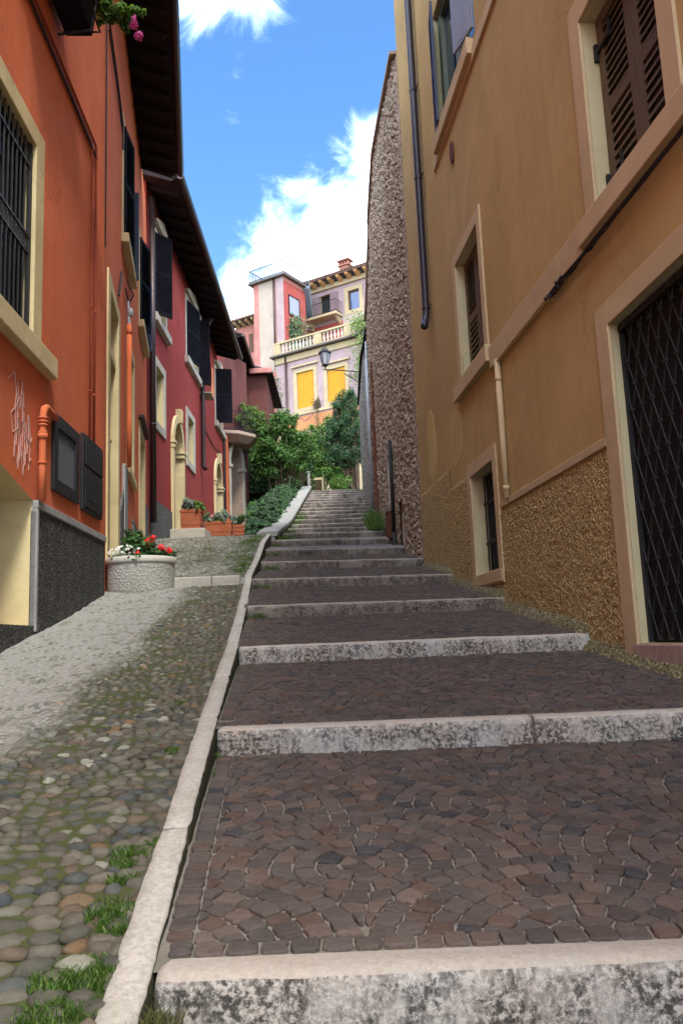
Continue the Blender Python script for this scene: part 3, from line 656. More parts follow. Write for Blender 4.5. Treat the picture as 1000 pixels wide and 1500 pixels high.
# big shuttered window
def in_leaf(u0, u1, z0, z1, n, mat, parent, **kw):
    p = F.P(u1, n, 0); return louvre_leaf('shutter', mat, parent, (p.x, p.y), (-F.u.x, -F.u.y), u1 - u0, z0, z1, **kw)
in_leaf(-4.655, -4.05, 3.54, 5.27, -.14, M['shutter_brown'], ochre, stile=.10, split=[.48], pitch=.075)
in_leaf(-5.27, -4.66, 3.54, 5.27, -.14, M['shutter_brown'], ochre, stile=.10, split=[.48], pitch=.075)
for z in (3.72, 4.95):
    hg = MB(); hg.box(F, -4.30, -4.03, -.115, -.10, z, z + .035); hg.box(F, -4.065, -4.03, -.13, -.085, z - .07, z + .09); hg.box(F, -4.32, -4.295, -.115, -.095, z - .02, z + .16)
    hg.build('hinge', M['dark_metal'], ochre)
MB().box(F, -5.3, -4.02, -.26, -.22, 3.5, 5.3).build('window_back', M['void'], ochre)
in_leaf(.23, .85, 3.63, 5.36, -.13, M['shutter_brown'], ochre, stile=.09, split=[.48], pitch=.075)
in_leaf(-.39, .225, 3.63, 5.36, -.13, M['shutter_brown'], ochre, stile=.09, split=[.48], pitch=.075)
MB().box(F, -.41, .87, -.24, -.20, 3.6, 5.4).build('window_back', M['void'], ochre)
# cellar opening: dark curtain of bars
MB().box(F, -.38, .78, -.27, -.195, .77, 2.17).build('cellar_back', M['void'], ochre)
cb = MB()
for i in range(9):
    u = -.30 + i * .125; cb.tube([F.P(u, -.15, .78), F.P(u, -.15, 2.16)], .011, 6)
for z in (1.2, 1.75): cb.box(F, -.37, .77, -.16, -.14, z, z + .03)
cb.build('cellar_bars', M['dark_metal'], ochre)
MB().prism(F, rect(-.50, .91, .62, .775), -.19, .04).build('cellar_sill', M['ochre_trim'], ce, bevel=.008)
# upper window with blue-grey shutters standing open, sky light put into the far leaf
MB().box(F, -.92, 1.38, -.2, -.15, 7.8, 9.9).build('window_pane', M['glass'], ochre)
uf = MB().ring(F, rect(-.90, 1.36, 7.81, 9.9), rect(-.72, 1.18, 7.93, 9.8), -.15, -.08); uf.box(F, .12, .34, -.15, -.07, 7.93, 9.8); uf.build('window_frame', M['green_paint'], ochre)
p = F.P(1.42, .04, 0); a = .16; dv = -F.u * math.cos(a) + F.n * math.sin(a)
louvre_leaf('shutter', M['shutter_skylit'], ochre, (p.x, p.y), (dv.x, dv.y), .50, 7.80, 9.85, stile=.09)
p = F.P(-.90, .03, 0); a = .24; dv = F.u * math.cos(a) + F.n * math.sin(a)
louvre_leaf('shutter', M['shutter_grey'], ochre, (p.x, p.y), (dv.x, dv.y), .52, 7.86, 9.85, stile=.10)
# pipes
dp = MB(); dp.tube([F.P(2.70, .10, z) for z in (15.0, 12, 9, 6, 5.42)] + [F.P(2.67, .12, 5.28), F.P(2.55, .17, 5.14), F.P(2.44, .20, 5.08)], .062, 14)
dpo = dp.build('downpipe', M['bluepipe'], ochre, smooth=True)
for z in (9.6, 7.9, 5.5):
    br = MB(); br.tube([F.P(2.70, .02, z), F.P(2.70, .1, z)], .012, 6); br.lathe(F.P(2.70, .10, z - .02), [(.068, 0), (.071, .005), (.071, .035), (.068, .04)], 14); br.tube([F.P(2.70, .05, z), F.P(2.50, .05, z)], .010, 6)
    br.build('pipe_bracket', M['bluepipe'], dpo)
tp = MB(); tp.tube([F.P(-.97, .045, 3.27), F.P(-.97, .045, 2.4), F.P(-.97, .05, 1.56)], .037, 12)
for z in (3.0, 1.66): tp.lathe(F.P(-.97, .045, z), [(.042, 0), (.042, .05)], 12)
tp.build('wall_pipe', M['ochre_trim'], ochre, smooth=True)
op = MB(); op.prism(F, [(.62 + .10 * math.cos(t), 7.05 + .17 * math.sin(t)) for t in [2 * PI * i / 18 for i in range(18)]], 0, .03); op.build('oval_plate', M['rust'], ochre)
# cables slung under the big sill and along the string course
def cabling(mb, u0, u1, z, n, r, sag, seed, k=26):
    mb.tube([F.P(u0 + (u1 - u0) * i / k, n + .012 * nz.noise(V((i * .5, seed, 0))), z - sag * abs(math.sin(PI * i / k * 3)) + .01 * nz.noise(V((i * .7, seed, 5)))) for i in range(k + 1)], r, 6)
cbm = MB(); cabling(cbm, -2.95, -13, 3.24, .07, .013, .015, 1, 40); cabling(cbm, -3.0, -13, 3.21, .08, .010, .02, 2, 40); cabling(cbm, -2.9, -4.2, 3.22, .07, .012, .03, 3)
for i in range(13):
    u = -2.85 - i * .035 + ru(-.02, .02); p = F.P(u, .06, 3.25 + ru(-.04, .02)); cbm.tube([p, p + V((ru(-.03, .0), ru(-.05, .05), ru(-.04, .03))), p + V((ru(-.03, .02), ru(-.09, .09), ru(-.06, .02)))], .010, 5)
cbm.build('black_cable', M['dark_metal'], ochre)
cb2 = MB(); cabling(cb2, -.7, -2.95, 3.255, .055, .009, .01, 6); cabling(cb2, -.8, -2.9, 3.235, .05, .007, .012, 7); cb2.build('painted_cable', M['ochre_trim'], ochre)
rf = MB(); rf.prism(F, [(-16.4, 15.2), (5.0, 15.2), (5.0, 15.4), (-16.4, 15.4)], -7.4, .8); rf.add([F.P(-16.4, .8, 15.4), F.P(5, .8, 15.4), F.P(5, -3.3, 17), F.P(-16.4, -3.3, 17), F.P(5, -7.4, 15.4), F.P(-16.4, -7.4, 15.4)], [(0, 1, 2, 3), (3, 2, 4, 5), (1, 4, 2), (0, 3, 5)]); rf.build('roof', M['tiles'], ochre)

# ================================================================== RUBBLE BUILDING behind it
S = Fr((1.50, 14.96, 0), (-.038, .9993, 0), (-.9993, -.038, 0))
stone = thing('rubble_building', S.P(0, 0, 1.2), 'tall narrow brown rubble stone building between the ochre house and the grey wall', 'building')
prof = [(0, 0), (10.15, 0), (10.15, 10.2), (9.4, 10.4), (7.4, 11.65), (7.3, 12.1), (5.0, 12.85), (0, 11.85)]
NB = (2.35, 3.30, 1.3, 3.0); NC = (4.1, 4.9, 3.3, 4.45)
holes = [(rect(*NB), .12), (rect(*NC), .25)]
sb = wall_mesh(S, [(0, -1), (10.15, -1)] + prof[2:], holes, -6)
sb.build('wall', [M['rubble'], M['balc_stone']], stone)
def topz(u): return lerp([0, 5.0, 7.3, 7.4, 9.4, 10.15], [11.85, 12.85, 12.1, 11.65, 10.4, 10.2], u)
fc = MB(); nu, nv = 280, 300; idx = {}; cells = {}
for j in range(nv + 1):
    for i in range(nu + 1):
        u = 10.15 * i / nu; z = -.2 + (topz(u) - (-.2)) * j / nv; q = V((u * 6.5, z * 6.5, 2))
        q2 = V((u * 6.2 + .5 * nz.noise(q * .7), z * 7.6 + .5 * nz.noise(q * .7 + V((9, 0, 0))), 1)); ds, ps = nz.voronoi(q2); h = .03 + .05 * min(1, (ds[1] - ds[0]) * 2.2) + .035 * nz.noise(q * 2.1) + .015 * nz.noise(q * 4.3); hk = math.sin(ps[0].x * 127.1 + ps[0].y * 311.7) * 43758.5; hk -= math.floor(hk); cells[(i, j)] = (hk, ds[1] - ds[0]); h *= min(1, u / .3); idx[(i, j)] = len(fc.v); fc.v.append(S.P(u, h, z))
for j in range(nv):
    for i in range(nu):
        u = 10.15 * (i + .5) / nu; z = -.2 + (topz(u) + .2) * (j + .5) / nv
        if any(a < u < b and c < z < d for a, b, c, d in (NB, NC)): continue
        fc.f.append((idx[(i, j)], idx[(i, j + 1)], idx[(i + 1, j + 1)], idx[(i + 1, j)])); fc.m.append(0); hk, ed = cells[(i, j)]; cb_ = [(.36, .275, .205), (.40, .31, .235), (.31, .235, .175), (.45, .36, .28), (.38, .275, .205)][int(hk * 4.99)]; fc.c.append(mul(cb_, ru(.85, 1.15)) if ed > .10 else (.27, .215, .16))
fc.build('rubble_facing', M['rubble_face'], stone)
ve = MB(); tops = [(0, 11.85), (5.0, 12.85), (7.3, 12.1), (7.4, 11.65), (9.4, 10.4), (10.15, 10.2)]
for (a, za), (b, zb) in zip(tops[:-1], tops[1:]):
    ve.add([S.P(a, .14, za), S.P(b, .14, zb), S.P(b, -6.2, zb + .6), S.P(a, -6.2, za + .6), S.P(a, .14, za + .07), S.P(b, .14, zb + .07), S.P(b, -6.2, zb + .7), S.P(a, -6.2, za + .7)], [(0, 1, 2, 3), (4, 7, 6, 5), (0, 4, 5, 1), (1, 5, 6, 2), (2, 6, 7, 3), (3, 7, 4, 0)])
ve.build('roof', M['balc_stone'], stone)
MB().box(S, 2.3, 3.35, -.14, -.10, 1.2, 3.05).build('blocked_door', M['balc_stone'], stone)
MB().box(S, 4.0, 5.0, -.26, -.2, 3.2, 4.5).build('niche_back', M['balc_stone'], stone)
nf = MB(); nf.box(S, 4.9, 5.06, -.1, .10, 3.2, 4.6).box(S, 4.0, 5.06, -.05, .11, 4.45, 4.62); nf.build('niche_surround', M['whitestone'], stone, bevel=.02)
bp = MB(); bp.tube([S.P(3.72, .15, z) for z in (4.6, 3.5, 2.4)], .045, 10).tube([S.P(3.72, .15, 2.4), S.P(3.72, .15, 1.55)], .058, 10)
bp.build('wall_pipe', M['dark_metal'], stone, smooth=True)
ub = MB()
for i in range(30): ub.box(S, 8.75 + ru(-.05, .05), 9.35 + ru(-.05, .05), .04, .11 + ru(0, .03), 2.6 + i * .14, 2.6 + i * .14 + .115)
ub.build('brick_strip', plaster('old_bricks', (.27, .12, .075), .3, 6, .5, 40, .1), stone, bevel=.01)
MB().box(S, 8.5, 8.72, .03, .12, 3.4, 8.2).build('rusty_channel', M['rust'], stone)
# rusted box and block by the wall foot
t = thing('rusty_box', (1.22, 19.5, 2.4), 'small rusty iron box standing at the foot of the rubble building', 'box')
bx = Fr((1.24, 19.35, 2.35), (-.05, 1, 0), (-1, -.05, 0)); MB().box(bx, 0, .45, -.12, .12, 0, .62).build('case', M['rust'], t, bevel=.01); MB().box(bx, -.02, .47, -.14, .14, .62, .66).build('lid', M['rust'], t, bevel=.008)
MB().box(bx, .04, .41, .12, .135, .06, .56).build('door', M['rust'], t)

# ================================================================== GREY WALL further up, with pipes
G = Fr((1.12, 25.1, 0), (.003, 1, 0), (-1, .003, 0))
gw = thing('grey_wall', G.P(8, 0, 4), 'high grey rubble wall along the top of the stairs, half hidden by the brown building', 'wall')
wall_mesh(G, [(0, 1), (16, 4), (16, 12.1), (7, 11.5), (3.5, 10.6), (0, 9.9)], [], -.6).build('wall', [M['greystone'], M['greystone']], gw)
fc = MB(); fc.grid(lambda a, b: (lambda u, z: G.P(u, .02 + .035 * nz.noise(V((u * 4, z * 6, 7))) + .03 * nz.noise(V((u * 9, z * 12, 7))), z))(16 * a, 2 + 1.0 * a + b * (lerp([0, 3.5, 7, 16], [9.95, 10.65, 11.55, 12.15], 16 * a) - 2 - a)), 220, 150); fc.build('rubble_facing', M['greystone'], gw)
wc = MB(); tp_ = [(0, 9.9), (3.5, 10.6), (7, 11.5), (16, 12.1)]
for (a, za), (b, zb) in zip(tp_[:-1], tp_[1:]): wc.prism(G, [(a, za), (b, zb), (b, zb + .12), (a, za + .12)], -.7, .12)
wc.build('coping', M['soffit'], gw)
MB().tube([G.P(.75, .08, z) for z in (9.8, 7, 4.1)], .04, 8).build('wall_pipe', M['greypipe'], gw, smooth=True); MB().tube([G.P(1.9, .08, z) for z in (9.6, 7, 4.3)], .035, 8).build('wall_pipe', M['greypipe'], gw, smooth=True)
# ================================================================== ORANGE HOUSE (left, two facades meeting at a slight bend)
orange = thing('orange_house', AW.P(2, -1, 0), 'orange plastered house on the left with a grilled window, black vents and pebbledash plinth', 'house')
F = AW
GW = (-2.0, .10, 3.24, 5.47); GAR = [(-2.3, .24), (.29, .24), (.29, 1.55), (-2.3, 2.07)]
mb = wall_mesh(F, [(-14, -2.5), (3.285, -2.5), (3.285, 13.2), (-14, 13.2)], [(rect(*GW), .16), (GAR, .42)], -7); mb.build('wall', [M['orange'], M['cream']], orange)
wf = MB().ring(F, [(-2.28, 3.05), (.38, 3.05), (.38, 5.70), (-2.28, 5.70)], rect(*GW), -.01, .03).build('window_surround', M['cream'], orange, bevel=.008)
MB().box(F, -2.65, .72, -.02, .11, 3.0, 3.235).build('sill', M['cream'], wf, bevel=.012)
MB().box(F, -2.02, .12, -.20, -.155, 3.2, 5.5).build('window_pane', M['glass'], orange)
g = MB()
for i in range(17):
    u = -1.93 + i * .122; g.tube([F.P(u, -.03, 3.25), F.P(u, -.03, 5.46)], .012, 6)
for z in (3.36, 4.17, 4.36, 5.17): g.box(F, -2.0, .09, -.045, -.015, z, z + .03)
g.box(F, .045, .09, -.05, -.01, 3.25, 5.46)
for i in range(16):
    c = F.P(-1.87 + i * .122, -.03, 4.275); ring = [c + F.u * (.05 * math.cos(t)) + V((0, 0, .06 * math.sin(t))) for t in [2 * PI * k / 12 for k in range(13)]]
    g.tube(ring, .009, 5)
    g.tube([c - V((0, 0, .07)), c + V((0, 0, .07))], .007, 5)
g.build('window_grille', M['dark_metal'], orange)
wfr = MB().ring(F, rect(-2.0, .1, 3.24, 5.47), rect(-1.9, 0, 3.34, 5.37), -.15, -.10); wfr.box(F, -.98, -.90, -.15, -.09, 3.3, 5.4); wfr.build('window_frame', M['shutter_dark'], orange)
MB().prism(F, arch(-2.32, .31, .2, 1.50, .44), -.46, -.42).build('garage_door', M['door_wood'], orange)
# plinth: pebbledash with cement trim
pl = MB(); pl.prism(F, [(.29, .19), (.33, .19), (3.285, .19), (3.285, 1.47), (.33, 1.47), (.29, 1.44)], -.02, .035); pl.prism(F, [(-14, -2.4), (3.285, -2.4), (3.285, .19), (.29, .19), (.29, .25), (-14, .25)], -.02, .035)
pl.build('plinth', M['dash'], orange)
cp = MB(); cp.prism(F, rect(.29, 3.30, 1.47, 1.555), -.02, .055); cp.prism(F, rect(.29, .35, .19, 1.47), -.02, .052); cp.build('plinth_trim', M['dashcap'], orange, bevel=.008)
# meter cupboards
v1 = MB().ring(F, rect(.87, 1.91, 1.78, 2.68), rect(1.0, 1.74, 1.92, 2.53), 0, .045).build('vent', M['dark_metal'], orange, bevel=.006)
msh = MB(); msh.box(F, .98, 1.76, .0, .008, 1.9, 2.55, 1)
for i in range(26): msh.box(F, 1.0, 1.74, .010, .016, 1.925 + i * .0238, 1.925 + i * .0238 + .007)
for i in range(30): msh.box(F, 1.0 + i * .025, 1.006 + i * .025, .014, .020, 1.92, 2.53)
msh.build('mesh_panel', [metal('vent_mesh', (.10, .10, .105), .5, .5), M['void']], v1)
v2 = MB().box(F, 2.08, 3.06, -.01, .05, 1.75, 2.75).build('meter_cupboard', M['dark_metal'], orange, bevel=.006)
cd = MB(); cd.box(F, 2.12, 3.02, .052, .066, 1.80, 2.30); cd.box(F, 2.12, 3.02, .052, .066, 2.34, 2.70)
for i in range(9): cd.box(F, 2.2 + i * .09, 2.245 + i * .09, .067, .074, 1.9, 2.22)
cd.build('cupboard_door', M['dark_metal'], v2, bevel=.004)
# wall pipes
tw = MB()
for u, r, off in ((2.43, .014, .03), (2.63, .018, .035)):
    zt = 7.05 if u < 2.5 else 7.13
    tw.tube([F.P(u, off, 2.74), F.P(u, off, 5), F.P(u, off, zt - .04), F.P(u - .04, off, zt), F.P(0, off, zt + .01), F.P(-6, off, zt + .03)], r, 8)
    for z in (3.4, 4.6, 5.9): tw.lathe(F.P(u, off, z), [(r + .006, 0), (r + .006, .03)], 8)
twm = M['orange']; tw.build('conduit', plaster('painted_conduit', (.30, .065, .035), .1, 3, .1, 60, .1), orange, smooth=True)
tk = MB(); tk.tube([F.P(-3, .03, 7.0), F.P(1.6, .03, 7.0), F.P(2.7, .03, 6.98)], .02, 6); tk.build('dark_cable', M['gutter'], orange)
gp = MB(); gp.tube([F.P(.33, .075, z) for z in (1.555, 1.9, 2.3, 2.48)] + [F.P(.36, .075, 2.56), F.P(.45, .075, 2.60), F.P(.60, .065, 2.60), F.P(.88, .05, 2.60)], .038, 12)
for z in (2.36, 2.40, 2.44, 2.28, 1.95): gp.lathe(F.P(.33, .075, z), [(.05, 0), (.05, .02)], 12)
gp.lathe(F.P(.33, .075, 2.22), [(.05, 0), (.056, .03), (.05, .06)], 12)
gp.build('gas_pipe', plaster('painted_pipe', (.58, .15, .06), .08, 3, .1, 60, .05), orange, smooth=True)
# scribbled tag on the plaster
gf = MB()
def scrib(pts, r=.0055): gf.tube([F.P(u, .004, z) for u, z in pts], r, 5)
for k in range(9):
    u = -.32 + k * .055; z = 2.1 + .1 * math.sin(k * 2.1); scrib([(u, z - .22 + .05 * math.sin(k)), (u + .03, z + .05), (u - .02 + .02 * math.cos(k), z + .30 + .12 * math.sin(k * 1.7)), (u + .05, z + .12)])
scrib([(-.5, 2.62), (-.35, 2.74), (-.28, 2.55), (-.33, 2.35), (-.2, 2.5), (-.08, 2.62), (-.1, 2.3), (.0, 2.16), (.16, 2.13), (.2, 2.2)])
scrib([(-.12, 2.05), (-.02, 1.85), (.02, 2.0), (.12, 1.92), (.2, 1.98)]); scrib([(-.3, 2.0), (-.2, 1.78), (-.15, 2.02), (-.05, 1.76)])
scrib([(-.42, 2.3), (-.25, 2.44), (-.22, 2.2), (-.36, 2.12), (-.42, 2.3)]); scrib([(-.25, 2.66), (-.18, 2.4), (-.12, 2.7), (-.05, 2.45)])
gf.build('graffiti', simple('grey_spray_paint', (.46, .25, .21), .8), orange)
hn = MB(); hn.tube([F.P(3.24, .03, 13), F.P(3.24, .03, 5.9)], .014, 6); hn.build('thin_cable', M['gutter'], orange)

# far facade
F = BW
D1 = (.72, 2.02, 1.3, 5.58); D2 = (4.05, 5.45, 3.50, 5.95); D3 = (7.45, 8.95, 2.75, 5.05); U1 = (2.95, 4.55, 7.62, 9.95); U2 = (7.3, 9.0, 7.72, 9.95)
mb = wall_mesh(F, [(.002, -2), (10.45, -2), (10.45, 12.5), (.002, 12.5)], [(rect(*D1), .30), (rect(*D2), .16), (rect(*D3), .2), (rect(*U1), .2), (rect(*U2), .2)], -6); mb.build('far_wall', [M['orange'], M['cream']], orange)
df = MB().prism(F, [(.40, 1.2), (.40, 5.80), (2.32, 5.80), (2.32, 1.2), (2.02, 1.2), (2.02, 5.58), (.72, 5.58), (.72, 1.2)], -.01, .03); df.build('door_surround', M['cream'], orange, bevel=.008)
MB().box(F, .72, 2.02, -.2, -.02, 4.68, 4.86).build('transom', M['cream'], orange, bevel=.008)
MB().box(F, .70, 2.04, -.32, -.28, 1.2, 4.7).build('front_door', M['door_wood'], orange)
MB().box(F, .70, 2.04, -.32, -.22, 4.8, 5.6).build('transom_pane', M['glass'], orange)
kn = MB(); q = F.P(1.95, -.12, 3.42); kn.blob(q, (.05, .05, .05), 1); kn.build('bell_pull', M['rust'], orange)
for D in (D2,):
    MB().ring(F, outset(D, .2), rect(*D), -.01, .03).build('window_surround', M['cream'], orange, bevel=.008); MB().box(F, 3.75, 5.7, -.02, .08, 3.28, 3.44).build('sill', M['cream'], orange, bevel=.01)
    MB().box(F, D[0] - .02, D[1] + .02, -.17, -.10, D[2], D[3]).build('window_pane', M['glass'], orange)
MB().ring(F, outset(D3, .22), rect(*D3), -.01, .03).build('door_surround', M['cream'], orange, bevel=.008); MB().box(F, 7.4, 9.0, -.22, -.18, 2.7, 5.1).build('side_door', M['door_wood'], orange)
MB().prism(F, [(7.1, 5.3), (9.3, 5.3), (9.3, 5.36), (7.1, 5.36)], -.02, .14).build('drip_board', M['gutter'], orange)
for U, ang in ((U1, .16), (U2, .24)):
    MB().ring(F, outset(U, .16), rect(*U), -.01, .03).build('window_surround', M['cream'], orange, bevel=.008)
    MB().box(F, U[0] - .25, U[1] + .25, -.02, .14, U[2] - .2, U[2] - .02).build('sill', M['cream'], orange, bevel=.01)
    MB().box(F, U[0] - .02, U[1] + .02, -.2, -.17, U[2], U[3]).build('window_pane', M['glass'], orange)
    w = (U[1] - U[0]) / 2
    p = F.P(U[0] + .01, .04, 0); d = F.u * math.cos(ang) + F.n * math.sin(ang); louvre_leaf('shutter', M['shutter_dark'], orange, (p.x, p.y), (d.x, d.y), w * .9, U[2], U[3] - .02)
    p = F.P(U[1] - .01, .04, 0); d = -F.u * .25 + F.n * .97; louvre_leaf('shutter', M['shutter_skylit'], orange, (p.x, p.y), (d.x, d.y), w * .20 if U is U1 else w * .22, U[2] - .12, U[3] - .5)
pb = MB(); pb.prism(F, [(2.35, -1), (3.55, -1), (3.55, 3.2), (2.35, 2.3)], -.02, .04); pb.prism(F, [(5.2, -1), (7.2, -1), (7.2, 2.5), (5.2, 2.6)], -.02, .04); pb.prism(F, [(9.2, -1), (10.45, -1), (10.45, 3.6), (9.2, 3.6)], -.02, .04); pb.build('far_plinth', M['dash_light'], orange)
q_ = MB(); q_.prism(F, [(3.0, -1), (3.60, -1), (3.60, 3.28), (3.0, 3.28)], -.02, .06); q_.build('plinth_pier', M['dashcap'], orange, bevel=.01)
op = MB(); op.tube([F.P(3.30, .10, z) for z in (3.28, 4.2, 5.3, 5.85)], .046, 12); op.lathe(F.P(3.30, .10, 5.85), [(.055, 0), (.055, .06), (.04, .2)], 12); op.build('painted_pipe', M['orange'], orange, smooth=True)
wj = MB(); wj.tube([F.P(3.30, .10, 6.0), F.P(3.30, .08, 6.5)], .03, 8); wj.lathe(F.P(3.30, .12, 6.22), [(.05, 0), (.062, .06), (.05, .14)], 10); wj.build('lamp_socket', M['greypipe'], orange)
an = MB(); an.tube([F.P(3.55, .05, 6.5), F.P(3.55, .16, 6.75), F.P(3.55, .05, 7.0)], .018, 6); an.tube([F.P(3.2, .04, 6.72), F.P(3.95, .04, 6.72)], .018, 6); an.build('iron_tie', M['gutter'], orange); MB().tube([F.P(1.9, .04, 6.0), F.P(2.25, .05, 6.6)], .025, 6).build('iron_tie', M['gutter'], orange)
ca = MB(); ca.tube([F.P(.1, .04, 9.85), F.P(1.3, .05, 9.75), F.P(2.55, .04, 9.7), F.P(2.6, .04, 9.2)], .02, 6); ca.tube([F.P(.1, .04, 9.65), F.P(1.5, .05, 9.55), F.P(2.5, .04, 9.45)], .013, 6); ca.build('facade_cable', M['gutter'], orange)
# eaves of the far facade: boards, rafter ends, gutter, tiled slope
def eaves(F, u0, u1, zw, zg, over, parent, step=.62, gut=.075, roof_back=-5.5):
    e = MB(); e.add([F.P(u0, -.05, zw), F.P(u1, -.05, zw), F.P(u1, over, zg), F.P(u0, over, zg), F.P(u0, -.05, zw + .05), F.P(u1, -.05, zw + .05), F.P(u1, over, zg + .05), F.P(u0, over, zg + .05)], [(0, 1, 2, 3), (4, 7, 6, 5), (0, 3, 7, 4), (1, 5, 6, 2), (2, 6, 7, 3), (0, 4, 5, 1)])
    so = e.build('soffit', M['soffit'], parent)
    n = int((u1 - u0) / step)
    for i in range(n + 1):
        u = u0 + .06 + (u1 - u0 - .12) * i / n; dz = zg - zw
        pts = [(u - .05, 0), (u + .05, 0)]
        a = [F.P(uu, nn, zz) for uu in (u - .05, u + .05) for nn, zz in ((-.05, zw - .002), (-.05, zw - .15), (over * .82, zg - .12 - dz * .18), (over * .93, zg - .03 - dz * .07))]
        r = MB(); r.add(a, [(0, 1, 2, 3), (4, 7, 6, 5), (0, 4, 5, 1), (1, 5, 6, 2), (2, 6, 7, 3), (3, 7, 4, 0)]); r.build('rafter', M['soffit'], so)
    gm = MB(); seg = 8; prof = [(over + gut + gut * math.cos(PI + PI * k / seg), zg + .05 + gut * math.sin(PI + PI * k / seg)) for k in range(seg + 1)] + [(over + gut * 2 + .012, zg + .06), (over - .0, zg + .06)]
    m = len(prof); k_ = [F.P(u, n_, z_) for u in (u0 - .05, u1 + .05) for n_, z_ in prof]
    gm.add(k_, [(i, (i + 1) % m, m + (i + 1) % m, m + i) for i in range(m)] + [list(range(m)), list(range(m, 2 * m))]); gm.build('gutter', M['gutter'], parent, smooth=False)
    t = MB(); rise = (over - roof_back) * .36
    t.add([F.P(u0 - .04, over + .03, zg + .08), F.P(u1 + .04, over + .03, zg + .08), F.P(u1 + .04, roof_back, zg + .08 + rise), F.P(u0 - .04, roof_back, zg + .08 + rise), F.P(u0 - .04, over + .03, zg + .17), F.P(u1 + .04, over + .03, zg + .17), F.P(u1 + .04, roof_back, zg + .19 + rise), F.P(u0 - .04, roof_back, zg + .19 + rise)], [(0, 1, 2, 3), (4, 7, 6, 5), (0, 3, 7, 4), (1, 5, 6, 2), (2, 6, 7, 3), (0, 4, 5, 1)])
    n = int((u1 - u0) / .2)
    for i in range(n):
        u = u0 + (u1 - u0) * (i + .5) / n; t.tube([F.P(u, over + .05, zg + .15), F.P(u, roof_back, zg + .17 + rise)], .075, 6)
    t.build('roof', M['tiles'], parent)
eaves(BW, -.6, 8.15, 12.42, 12.15, .93, orange)
eaves(AW, -14, 3.2, 13.15, 13.0, .75, orange)
dp = MB(); dp.tube([CWL.P(.1, .13, 12.75), CWL.P(.14, .13, 8), CWL.P(.18, .13, 3.3)], .085, 12)
do = dp.build('downpipe', M['gutter'], orange, smooth=True)
for z in (10.5, 8.3, 6.0): MB().lathe(CWL.P(.15, .13, z), [(.09, 0), (.1, .02), (.09, .06)], 12).build('pipe_bracket', M['gutter'], do)

# ================================================================== RED HOUSE
F = CWL
red = thing('red_house', F.P(8, -1, 4), 'dark red plastered house with deep eaves, louvred shutters and cream arched doorways', 'house')
S1 = (.95, 2.5, 9.55, 12.2); S2 = (6.1, 8.5, 10.1, 12.35); S3 = (13.2, 15.4, 9.7, 12.2); L1 = (1.0, 2.1, 6.4, 8.05); L2 = (6.15, 7.35, 6.4, 8.0)
A1 = arch(3.5, 4.95, 3.0, 6.3, .85); A2 = arch(12.7, 14.5, 4.4, 6.9, .95)
mb = wall_mesh(F, [(-.05, -1), (16.35, -1), (16.35, 13.2), (-.05, 13.2)], [(rect(*S1), .2), (rect(*S2), .2), (rect(*S3), .2), (rect(*L1), .28), (rect(*L2), .28), (A1, .45), (A2, .45)], -6); mb.build('wall', [M['red'], M['cream']], red)
def pediment(U, k=.14, hgt=.5):
    r = MB().ring(F, outset(U, k), rect(*U), -.01, .04); w0, w1, z1 = U[0] - k - .12, U[1] + k + .12, U[3] + k
    r.build('window_surround', M['whitestone'], red, bevel=.01)
    h = MB(); h.prism(F, [(w0, z1 + .03), (w1, z1 + .03), (w1, z1 + .12), ((w0 + w1) / 2, z1 + hgt), (w0, z1 + .12)], -.01, .16); h.build('pediment', M['whitestone'], red, bevel=.015)
    MB().box(F, U[0] - k - .15, U[1] + k + .15, -.02, .16, U[2] - k - .12, U[2] - .01).build('sill', M['whitestone'], red, bevel=.012)
for U in (S1, S2, S3):
    pediment(U); MB().box(F, U[0] - .02, U[1] + .02, -.22, -.19, U[2], U[3]).build('window_pane', M['glass'], red)
def leaf_from(U, px, py, z0, z1, mat='shutter_dark', width=None, name='shutter'):
    h = F.P(U[0] + .01, .03, 0); e = atz(px, py, z1); d = V((e.x - h.x, e.y - h.y, 0)); w = width or d.length; d.normalize(); return louvre_leaf(name, M[mat], red, (h.x, h.y), (d.x, d.y), w, z0, z1, pitch=.075)
p = F.P(S1[0] + .02, .04, 0); d = F.u * .78 + F.n * .62; louvre_leaf('shutter', M['shutter_dark'], red, (p.x, p.y), (d.x, d.y), .62, 9.6, 12.15, pitch=.085)
p = F.P(S2[0] + .02, .04, 0); d = F.u * .975 + F.n * .22; louvre_leaf('shutter', M['shutter_dark'], red, (p.x, p.y), (d.x, d.y), 1.2, 10.1, 12.3, pitch=.085)
p = F.P(S2[1] + .1, .04, 0); d = F.u * .35 + F.n * .93; louvre_leaf('shutter', M['shutter_dark'], red, (p.x, p.y), (d.x, d.y), .45, 9.9, 12.6, pitch=.085)
p = F.P(S3[0] + .02, .04, 0); d = F.u * .25 + F.n * .97; louvre_leaf('shutter', M['shutter_dark'], red, (p.x, p.y), (d.x, d.y), .72, 9.65, 12.15, pitch=.085)
for U in (L1, L2):
    MB().ring(F, outset(U, .26), rect(*U), -.01, .05).build('window_surround', M['whitestone'], red, bevel=.012); MB().box(F, U[0] - .02, U[1] + .02, -.3, -.26, U[2], U[3]).build('window_pane', M['glass'], red)
